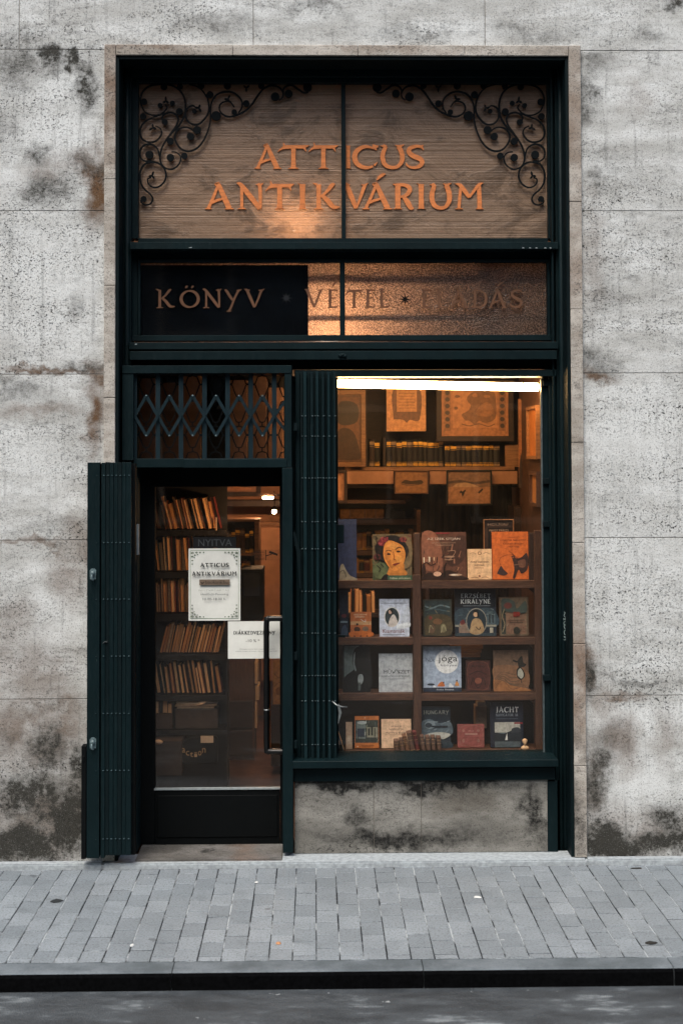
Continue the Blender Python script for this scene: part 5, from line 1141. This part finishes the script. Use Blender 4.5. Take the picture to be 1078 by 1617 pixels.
display('discount_notice', (360, 981, 446, 1040), gy + .002, M['paper'], [('s', 'DIÁKKEDVEZMÉNY', .1, .65, .86, .74, 1.3, '#17191a'), ('t', '-10 % *', .33, .44, .58, .52, '#17191a'), ('t', 'Diákigazolvány felmutatásával minden', .22, .24, .86, .265, '#33383a'), ('t', 'antikvár könyvre érvényes, más kedvezménnyel nem', .14, .185, .9, .21, '#33383a')], 'white student discount notice at the right edge of the door glass', 'notice', None, .0012, 0)
display('open_sign', (305, 848, 373, 865.5), gy, flat('black_card', '#0b0c0d'), [('t', 'NYITVA', .12, .18, .9, .8, '#3f4344')], 'black NYITVA sign just above the opening-hours poster', 'sign', None, .003, 0)
display('camera_sticker', (397, 868, 441, 885), gy + .003, M['glass'], [('t', 'KAMERÁVAL', .02, .68, .46, .9, '#120c0a'), ('t', 'MEGFIGYELT', .02, .37, .46, .6, '#120c0a'), ('t', 'TERÜLET', .14, .06, .46, .28, '#120c0a'), ('r', .5, .02, .525, .98, '#120c0a'), ('p', [(.66, .9), (.95, .6), (.93, .42), (.62, .7)], '#120c0a'), ('p', [(.52, .38), (.6, .44), (.76, .58), (.72, .62), (.58, .5), (.52, .48)], '#120c0a')], 'small black camera surveillance sticker high on the right of the door glass', 'sticker', None, .0008, 0)

# ---- the back of the window: upper shelf, pictures, bookcase behind
uy = 1.55
t = thing('upper_bookcase', (PX(690, uy), uy + .12, PZ(790, uy)), 'high wooden wall shelf of dark gilt volumes behind the window display', 'bookcase')
part('shelf', M['wood_lt'], t, lambda m: m.rb(545, 737, 812, 743, uy - .01, uy + .26), .002)
part('back_panel', M['wood_dk'], t, lambda m: m.rb(480, 585, 900, 770, uy + .26, uy + .28))
part('end_panel', M['wood_dk'], t, lambda m: m.rb(575, 600, 580, 737, uy, uy + .2)); part('end_panel', M['wood_lt'], t, lambda m: m.rb(797, 702, 824, 737, uy - .005, uy + .02))
part('divider', M['wood_dk'], t, lambda m: m.rb(604.5, 690, 608.5, 737, uy - .004, uy + .2))
for a, c_ in ((547, 621), (678, 704), (776, 816)): part('label_strip', simple('pinkish_label', '#b07e60', .7, .1, 15), t, lambda m: m.rb(a, 744, c_, 764, uy - .014, uy - .01))
GV = 'dark volumes with gilt bands on the high shelf'
row(583, 604, 737, 694, uy, 0, 31, 'on the high shelf left of its divider', GV, [('black', '#15110f'), ('brown', '#33221a')], 'spine', w=(8, 10), leanv=0, hv=.05)
row(610, 702, 737, 694, uy, 0, 32, 'after the divider on the high shelf', GV, [('black', '#120f0e'), ('dark', '#1c1613')], 'spine', w=(7, 10), leanv=0, hv=.06)
row(702, 796, 737, 700, uy, 0, 33, 'under the map on the high shelf', GV, [('black', '#120f0e'), ('dark', '#1c1613')], 'spine', w=(6, 10), leanv=0, hv=.05)
display('framed_picture', (500, 616, 577, 737), 1.50, '#5c3a24', [('r', .05, .04, .95, .96, '#6b4228'), ('c', [(.3, .04), (.3, .3), (.5, .5), (.8, .45), (.95, .2), (.95, .04)], '#3c2416'), ('c', [(.3, .7), (.5, .9), (.9, .85), (.9, .6), (.5, .55)], '#2e1c12')], 'large dark framed portrait at the upper left of the shop window', 'picture', None, .02, 0, frame=(.03, M['wood_lt']))
sh_ = [('r', .0, 0, 1, 1, '#c88a58'), ('c', [(.18, .28), (.18, 1.0), (.84, 1.0), (.84, .28), (.6, .27), (.51, .2), (.42, .27)], '#6f4630'), ('r', .26, .46, .77, 1.0, '#bd8150')] + [('r', .3, .54 + .07*i, .72, .55 + .07*i, '#6b4228') for i in range(6)]
display('mounted_document', (610, 614, 672, 681), 1.50, '#c88a58', sh_, 'lit document on a pale mount with a pointed shield shape', 'picture', None, .004, 0)
mp = [('r', 0, 0, 1, 1, '#a56a40'), ('r', .04, .1, .14, .96, '#8a5836'), ('r', .86, .1, .96, .96, '#8a5836')] + [('e', .09, .2 + .13*i, .035, .045, '#3a2416') for i in range(6)] + [('e', .91, .2 + .13*i, .035, .045, '#3a2416') for i in range(6)] + \
     [('r', .17, .16, .83, .98, '#b3764a'), ('c', [(.36, .3), (.3, .42), (.4, .5), (.44, .6), (.38, .72), (.44, .84), (.6, .9), (.78, .88), (.82, .6), (.8, .34), (.66, .26), (.56, .3), (.5, .22), (.42, .3)], '#7c5030'), ('c', [(.5, .42), (.58, .6), (.7, .66), (.78, .5), (.7, .38)], '#96623c'), ('l', [(.3, .24), (.42, .2), (.56, .24), (.7, .19), (.8, .24)], .012, '#5c3a22'), ('e', .24, .78, .04, .03, '#6b4228'), ('e', .22, .55, .03, .03, '#6b4228'), ('e', .5, .8, .04, .04, '#a56c44'), ('e', .68, .78, .05, .03, '#a06a42')]
display('framed_map', (688, 600, 810, 697), 1.46, '#a56a40', mp, 'old engraved map in a dark frame hanging behind the fluorescent light', 'map', None, .02, 0, frame=(.035, M['wood_dk']))
display('framed_print', (704, 742, 776, 798), 1.46, '#8a6448', [('r', 0, 0, 1, 1, '#9a6c4a'), ('r', 0, .52, 1, 1, '#7c5a42'), ('l', [(0, .66), (.3, .7), (.6, .64), (1, .7)], .06, '#4c382c'), ('c', [(.1, .52), (.2, .62), (.4, .66), (.6, .6), (.7, .52)], '#a98462'), ('p', [(.3, .42), (.36, .36), (.42, .44), (.38, .3), (.34, .2), (.32, .32)], '#1c1410'), ('l', [(.28, .37), (.35, .35), (.41, .42)], .04, '#1c1410'), ('l', [(.72, .33), (.78, .4), (.82, .46)], .04, '#241a14')], 'framed print of two dark birds flying over pale sand', 'picture', None, .02, 0, frame=(.012, M['blackwood']))
display('framed_print', (622, 743, 676, 780), 1.47, '#7c5434', [('r', 0, 0, 1, 1, '#8a5e3a'), ('c', [(.18, .45), (.3, .62), (.5, .56), (.8, .6), (.86, .45), (.5, .4)], '#3a2818'), ('l', [(.2, .4), (.5, .36), (.85, .42)], .02, '#2c1e14')], 'small framed engraving of a long dark shape under the gilt volumes', 'picture', None, .02, 0, frame=(.008, M['wood']))
display('framed_print', (520, 742, 548, 795), 1.3, '#8a5e42', [('r', .3, .1, .75, .9, '#a87450')], 'narrow framed print beside the folded gate below the dark portrait', 'picture', None, .02, 0, frame=(.02, M['wood_dk']))
# bearded portrait poster and side wall pictures
display('portrait_poster', (818, 630, 856, 770), 1.25, '#7c4e30', [('r', 0, 0, 1, 1, '#9a6038'), ('c', [(.0, 0), (.05, .3), (.25, .48), (.6, .46), (.98, .3), (.98, 0)], '#3a2a22'), ('c', [(.2, .5), (.15, .7), (.3, .82), (.7, .84), (.8, .6), (.6, .47), (.35, .46)], '#b3784c'), ('c', [(.12, .7), (.18, .84), (.5, .93), (.9, .86), (.85, .78), (.5, .82), (.28, .78)], '#1c1410'), ('e', .32, .6, .16, .022, '#1c1410'), ('e', .28, .685, .09, .012, '#2a1c14'), ('e', .56, .69, .09, .012, '#2a1c14'), ('l', [(.3, .68), (.22, .62), (.3, .61)], .03, '#7c4e30'), ('c', [(.2, .5), (.4, .47), (.45, .3), (.3, .2), (.2, .35)], '#8a7260')], 'poster of a moustached man in a dark coat at the right edge of the window', 'poster', None, .003, 0)
b = MB(); wx = RX1 - .012
def side_pic(y0, y1, pz0, pz1, label, fm, cm):
    t = thing('side_picture', (RX1 - .01, (y0 + y1)/2, PZ(pz1, .5)), label, 'picture')
    z0, z1 = PZ(pz1, .5, 850), PZ(pz0, .5, 850); f = .02
    m = MB(); m.box(RX1 - .03, RX1, y0, y1, z0, z0 + f); m.box(RX1 - .03, RX1, y0, y1, z1 - f, z1); m.box(RX1 - .03, RX1, y0, y0 + f, z0 + f, z1 - f); m.box(RX1 - .03, RX1, y1 - f, y1, z0 + f, z1 - f); m.build('frame', fm, t)
    m = MB(); m.box(RX1 - .012, RX1 - .001, y0 + f, y1 - f, z0 + f, z1 - f); m.build('print', cm, t)
side_pic(.45, .85, 640, 725, 'glowing framed picture seen edge-on high on the right side wall', M['wood_lt'], simple('side_print', '#b06a34', .6, .2, 12))
side_pic(.45, .75, 745, 800, 'lower picture on the right side wall just behind the glass', M['wood'], simple('side_print_low', '#a87040', .6, .2, 12))
# dark cloth behind the right half
t = thing('dark_curtain', (PX(735, 1.75), 1.75, PZ(935, 1.75)), 'dark ribbed curtain hanging behind the right half of the display', 'curtain')
b = MB(); x0, x1, z0, z1 = PR(664, 765, 808, 1000, 1.75); n = 90
vs = []
for i in range(n+1):
    xx_ = x0 + (x1 - x0)*i/n; yy_ = 1.75 + .012*math.sin(i*.9) + .006*math.sin(i*2.3); vs += [(xx_, yy_, z0), (xx_, yy_, z1)]
b.add(vs, [(2*i, 2*i+2, 2*i+3, 2*i+1) for i in range(n)], 0, True); b.build('cloth', M['felt'], t)
b = MB(); b.tube([(x0 - .03, 1.75, z1 + .005), (x1 + .03, 1.75, z1 + .005)], .01); b.build('rod', M['wood'], t)
# the gallery at the left and its shelves
ly = 2.2
t = thing('rear_bookcase', (PX(600, ly), ly, 0), 'deep wooden bookcase visible at the left behind the display', 'bookcase')
part('canopy', M['wood'], t, lambda m: m.add([P(540, 795, 1.7), P(640, 795, 1.7), P(668, 776, 2.4), P(540, 776, 2.4), P(540, 790, 1.7), P(640, 790, 1.7), P(668, 771, 2.4), P(540, 771, 2.4)], [(0,1,2,3), (4,5,6,7), (0,1,5,4), (1,2,6,5), (2,3,7,6), (3,0,4,7)]))
for a, c_ in ((820, 829), (869, 877), (905, 912), (969, 975)): part('shelf', M['wood'], t, lambda m: m.rb(505, a, 658, c_, ly - .02, ly + .3), .002)
part('back_panel', M['blackwood'], t, lambda m: m.rb(480, 760, 720, 1020, ly + .3, ly + .32))
part('upright', M['wood_lt'], t, lambda m: m.rb(658, 805, 666, 1000, ly - .05, ly + .3), .002)
row(556, 652, 869, 836, ly, 0, 41, 'on the rear shelf behind the portrait cover', 'ribbed spines in the rear bookcase', [('tan', '#96683e'), ('brown', '#4a2f20'), ('black', '#17120f')], 'spine', w=(6, 9), leanv=1)
row(508, 652, 905, 878, ly, 0, 42, 'on the lower shelf behind the portrait cover', 'ribbed spines in the rear bookcase', palR, 'spine', w=(6, 9), leanv=1)
GT = 'tan spines behind the second display row'
row(549, 592, 968, 932, 1.1, 0, 43, 'behind the small orange picture book', GT, [('tan', '#a06c40'), ('orange', '#a05e30'), ('tan', '#8a5a34')], 'fore', w=(4.5, 8), leanv=2)
row(585, 652, 1033, 1017, 1.1, 0, 44, 'above the grey art encyclopedia', 'brown spines behind the third display row', palR, 'spine', w=(5, 8), leanv=1)
t = thing('inner_rack', (PX(600, 1.1), 1.2, 0), 'low dark rack standing just behind the window shelves', 'shelf')
for a, c_ in ((968.5, 974), (1033.5, 1038)): part('shelf', M['wood_dk'], t, lambda m: m.rb(500, a, 680, c_, 1.09, 1.3), .002)
for a in (500, 672): part('upright', M['wood_dk'], t, lambda m: m.rb(a, 930, a + 6, 1210, 1.10, 1.3), .002)
t = thing('long_volume', P(570, 820, 2.1), 'gilt-backed volumes lying in a long stack under the sloping canopy', 'books')
part('cover', simple('old_gold_leather', '#9a6a34', .5, .4, 30), t, lambda m: m.rb(537, 804, 606, 819, 2.14, 2.3), .004)
part('spine_bands', M['gilt_dull'], t, lambda m: [m.rb(q, 803.5, q + 1.5, 819.3, 2.136, 2.15) for q in (552, 575, 592)])
loose('dark_figurine', [(608, 803, 616, 819.5), (616, 806, 640, 819.5), (610, 799, 622, 806)], 2.15, .1, M['blackwood'], 'dark lumpy object beside the gilt stack under the canopy', 'figurine', .004)
loose('red_toy', [(636, 1021, 644, 1033), (643, 1018, 650, 1030)], 1.05, .04, simple('red_print', '#8a3020', .6, .3, 30), 'small red and orange card behind the grey encyclopedia', 'card', .003)
loose('book_stack', [(712, 1018, 762, 1025), (716, 1025.5, 760, 1031), (713, 1031.5, 758, 1038)], .72, .1, M['wood_lt'], 'flat stack of brown books behind the red-brown ornament book', 'books', .002)
loose('paper_bundle', [(750, 1115, 768, 1150), (753, 1108, 766, 1115)], .66, .1, M['cream'], 'pale paper bundle standing left of the yachting book', 'papers', .003)
loose('cupboard', [(812, 800, 846, 1010)], 1.3, .3, M['wood_dk'], 'dark cupboard at the right behind the orange book', 'cupboard', .004)
for q0, q1 in ((790, 800),): loose('storage_box', [(832, 785, 846, 796)], 1.25, .05, M['cream'], 'small pale box on the right behind the post', 'box')

# ================================================================== THE HOUSE ACROSS THE STREET (mirrored faintly in the panes, shades the street)
OYF = -17.0
H2 = thing('opposite_house', (0, OYF, RZ), 'dark plastered house on the far side of the street', 'building')
b = MB(); b.box(-22, 22, OYF - 6, OYF, RZ, 10.5); b.build('wall', simple('sooty_plaster', '#4a4843', .9, .3, 2), H2)
for f in range(3):
    for i in range(-5, 6):
        x = i*2.8 + .7; z = 1.2 + f*3.3
        wm = MB(); wm.box(x - .7, x + .7, OYF, OYF + .08, z - .1, z); wm.box(x - .66, x - .58, OYF, OYF + .05, z, z + 1.9); wm.box(x + .58, x + .66, OYF, OYF + .05, z, z + 1.9); wm.box(x - .7, x + .7, OYF, OYF + .07, z + 1.9, z + 2.0)
        wo_ = wm.build('window', M['cream'], H2)
        wm = MB(); wm.box(x - .58, x + .58, OYF, OYF + .02, z, z + 1.9); wm.build('pane', M['black'], wo_)
b = MB(); b.box(-22, 22, OYF, OYF + 2.0, RZ - .02, -.0); tag(b.build('far_sidewalk', M['kerb'], origin=(0, 0, 0)), kind='structure')
